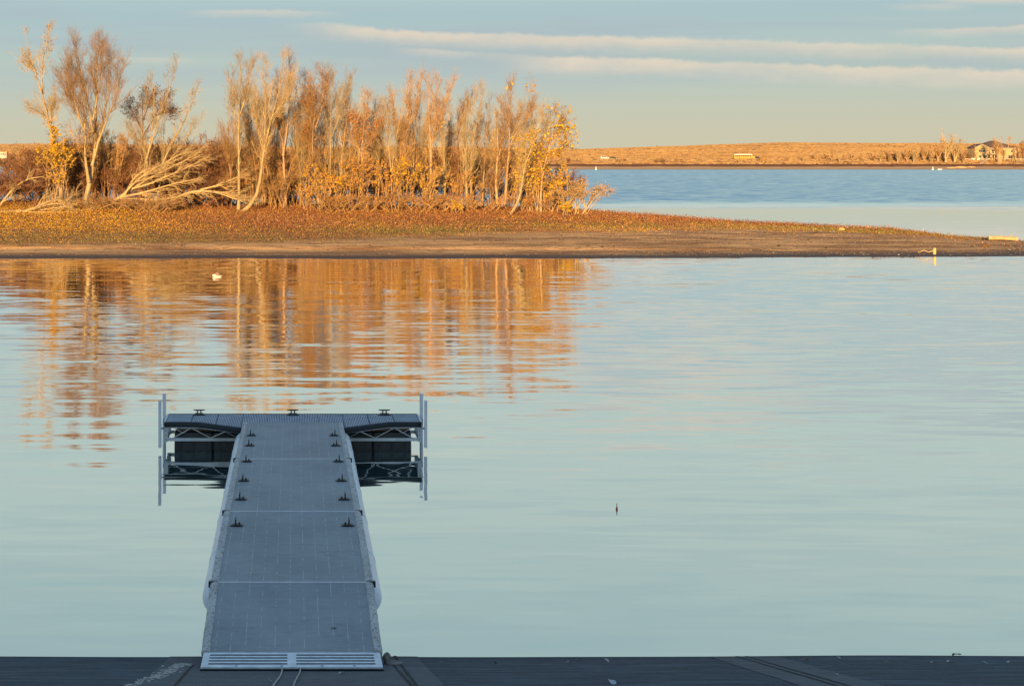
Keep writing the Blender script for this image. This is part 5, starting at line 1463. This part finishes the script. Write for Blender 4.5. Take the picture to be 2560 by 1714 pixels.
m = MB(); m.box(7.4, 14, .6, 3.2, 2.55, 2.95); bal = m.build('balcony', M_TRIM, house)
m = MB(); m.box(7.4, 14, .62, .68, 3.85, 3.93); [m.box(x, x + .05, .63, .67, 2.95, 3.86) for x in np.arange(7.5, 14, .45)]; m.build('railing', M_WPAINT, bal)
for x in (8.0, 10.8, 13.6):
    m = MB(); m.box(x, x + .3, .7, 1.0, -.6, 2.55); m.box(x, x + .3, .7, 1.0, 2.95, 5.62); m.build('post', M_TRIM, house)
def window(x0, x1, z0, z1, y, mull=1):
    m = MB(); m.box(x0, x1, y - .06, y - .01, z0, z1); f = m.build('window', M_WPAINT, house)
    n = mull; w_ = (x1 - x0 - .1) / n
    for i in range(n):
        g_ = MB(); g_.box(x0 + .08 + i * w_, x0 + .02 + (i + 1) * w_, y - .08, y - .055, z0 + .09, z1 - .09); g_.build('pane', M_GLASS, f)
window(1.9, 5.3, 3.7, 5.0, 0, 3); window(2.1, 3.5, .5, 2.1, 0, 2); window(4.2, 5.3, .5, 2.1, 0, 1)
m = MB(); m.prism([(2.1 + 3.0 * (.5 - .5 * math.cos(a)), 5.12 + .55 * math.sin(a)) for a in np.linspace(0, math.pi, 9)], 'y', -.08, -.02); m.build('arched_window', M_GLASS, house)
window(8.4, 9.9, .0, 2.2, 3.2, 2); window(11.2, 13.2, .0, 2.2, 3.2, 2); window(8.3, 9.8, 3.0, 5.1, 3.2, 2); window(10.6, 11.8, 3.0, 5.1, 3.2, 1); window(12.4, 13.6, 3.0, 5.1, 3.2, 1)
window(18.4, 22.2, .1, 2.1, .8, 3); window(19.8, 22.2, 3.6, 4.7, .8, 2); window(15.2, 16.6, 3.4, 4.8, .8, 1)

# ---- fence, stairs, shore deck
fa, fb = ground_at(2408, 38), ground_at(2600, 38)
fence = empty('fence', (fa[0], fa[1], 4.45)); tag(fence, 'white post and rail fence along the bank below the cream house', 'fence')
L = fb[0] - fa[0]
for zz in (.45, .85):
    m = MB(); m.box(0, L, -.05, .05, zz, zz + .16); m.build('rail', M_WPAINT, fence)
for i in range(int(L / 2.2) + 1):
    m = MB(); m.box(i * 2.2 - .09, i * 2.2 + .09, -.11, .11, -.6, 1.12); m.build('post', M_WPAINT, fence)
m = MB(); m.box(4.2, 8.6, -.6, .06, .4, 1.35); m.build('panel', M_WPAINT, fence)
pa, pb = ground_at(2470, 37), ground_at(2449, 22)
stairs = empty('stairs', tuple(pb)); tag(stairs, 'pale wooden stairs slanting down the bank below the house', 'stairs')
dv = pa - pb; dv[2] = 2.6
for k in (0, 1):
    m = MB(); o_ = np.array((0, -.6 + 1.2 * k, .25)); m.tube([tuple(o_), tuple(dv + o_)], .13, 6); m.build('stringer', M_WPAINT, stairs)
for i in range(12):
    q = dv * (i + .5) / 12; m = MB(); m.box(q[0] - .25, q[0] + .25, q[1] - .7, q[1] + .7, q[2] + .28, q[2] + .36); m.build('tread', M_WPAINT, stairs)
p = ground_at(2536, 30)
sd = empty('shore_deck', (p[0], p[1], p[2])); tag(sd, 'small railed viewing deck on the bank at the right edge', 'deck')
m = MB(); m.box(0, 7, -2, 1.5, .55, .75); m.build('platform', M_BARK_PALE, sd)
for i in range(6):
    m = MB(); m.box(i * 1.38, i * 1.38 + .12, -2, -1.88, -.5, 2.0); m.build('post', M_BARK_PALE, sd)
for zz in (1.3, 1.9):
    m = MB(); m.box(0, 7.1, -2.06, -1.99, zz, zz + .12); m.build('rail', M_BARK_PALE, sd)
rg = np.random.default_rng(31)
for px, s, r, lab in ((2378, 7, 1.5, 'pale flat boulder on the far beach below the tallest tree'), (2405, 9, 1.9, 'pale boulder heap on the far beach right of the tallest tree'), (2428, 11, 1.4, 'pale boulder on the far beach below the fence end'), (2540, 8, 1.1, 'small dark boulder on the far beach at the right edge')):
    p = ground_at(px, s); V, Fs = blob(rg, (r * 1.6, r, r * .35), 2, .22)
    tag(mesh_obj('boulder', V, Fs, M_DEADWOOD if 'pale' in lab else M_BARK_DARK, loc=tuple(p)), lab, 'boulder', 'boulders on the far beach')

# ---- vehicles on the lakeside road
M_YEL = mat('bus_yellow', (0.55, 0.32, 0.03), 0.45, 0.08, 1)
M_TYRE = mat('tyre', (0.02, 0.02, 0.02), 0.9)
M_SILVER = mat('silver_paint', (0.62, 0.62, 0.62), 0.35, 0.05, 1, metal=.2)
M_DKCAR = mat('dark_paint', (0.05, 0.045, 0.05), 0.35, 0.1, 1)
def wheel(parent, x, r, y):
    m = MB(); m.tube([(x, y, r), (x, y + .26, r)], r, 14); t = m.build('wheel', M_TYRE, parent)
    m = MB(); m.tube([(x, y - .015, r), (x, y + .02, r)], r * .55, 10); m.build('rim', M_SILVER, t)
p = ground_at(1836, 46); bus = empty('school_bus', (p[0], p[1], p[2] + .1)); tag(bus, 'yellow school bus with a pale roof driving along the far bank', 'bus')
m = MB(); m.box(0, 9.6, 0, 2.4, .55, 2.45); m.prism([(9.6, .55), (11.2, .55), (11.25, 1.25), (11.0, 1.55), (9.6, 1.75)], 'y', .15, 2.25); m.build('body', M_YEL, bus, bevel=.06)
m = MB(); m.prism([(0, 2.45), (2.4, 2.45), (2.3, 2.85), (1.9, 3.1), (.5, 3.1), (.1, 2.85)], 'x', -.02, 9.65); m.build('roof', M_WPAINT, bus)
for i in range(9):
    m = MB(); m.box(.4 + i * 1.0, 1.25 + i * 1.0, -.03, .0, 1.7, 2.35); m.build('window', M_GLASS, bus)
m = MB(); m.box(0, 9.6, -.025, .0, 1.2, 1.32); m.build('stripe', M_RUBBER, bus)
for x in (2.2, 8.9, 10.0): wheel(bus, x, .5, -.05)
def car(px, s, paint, lab, L=4.4, H=1.75, flip=1):
    p = ground_at(px, s); c = empty('car', (p[0], p[1], p[2] + .1)); tag(c, lab, 'car', 'vehicles on the far bank')
    k = lambda pr: [(L / 2 + flip * (x - .5) * L, z * H) for x, z in pr]
    m = MB(); m.prism(k([(0, .2), (1, .2), (1.0, .5), (.97, .56), (.72, .6), (.02, .62), (0, .5)]), 'y', 0, 1.8); m.build('body', paint, c, bevel=.07)
    m = MB(); m.prism(k([(.02, .6), (.73, .6), (.58, .98), (.08, 1.0)]), 'y', .12, 1.68); m.build('cabin', paint, c, bevel=.07)
    for a, b in ((.10, .34), (.37, .60)):
        w = MB(); w.prism(k([(a, .64), (b + .05, .64), (b - .02, .92), (a + .02, .92)]), 'y', .08, .13); w.build('window', M_GLASS, c)
    for x in (.2, .8): wheel(c, L / 2 + flip * (x - .5) * L, .36, -.04)
car(1502, 46, M_SILVER, 'silver sport utility car on the far bank near the island tip'); car(1526, 44, M_DKCAR, 'dark low car just right of the silver car', 4.2, 1.4); car(1888, 47, M_DKCAR, 'dark car close behind the right end of the school bus', 3.4, 1.6)
# ---- poles and the pale building at the left edge
M_POLE = mat('pole_wood', (0.16, 0.11, 0.08), 0.9, 0.2, 2)
for px, s, h, lab in ((2420, 70, 8.5, 'dark utility pole left of the cream house'), (1869, 60, 6.5, 'thin utility pole rising behind the school bus')):
    p = ground_at(px, s); o = empty('utility_pole', tuple(p)); tag(o, lab, 'pole', 'utility poles on the far shore')
    m = MB(); m.tube([(0, 0, -.3), (0, 0, h)], [.2, .14], 8); m.build('mast', M_POLE, o)
    m = MB(); m.box(-.8, .8, -.08, .08, h - .9, h - .7); m.build('crossarm', M_POLE, o)
p = ground_at(-6, 60); b = empty('pavilion', (p[0], p[1], p[2])); tag(b, 'small white building on the far shore at the left edge', 'building')
m = MB(); m.box(0, 7.5, 0, 6, -.6, 5.6); m.build('wall', M_WPAINT, b)
m = MB(); m.box(-.4, 7.9, -.4, 6.4, 5.6, 6.1); m.build('roof', M_TRIM, b)
for i in range(4):
    m = MB(); m.box(.6 + i * 1.75, 1.7 + i * 1.75, -.06, -.01, 3.4, 4.9); m.build('window', M_GLASS, b)
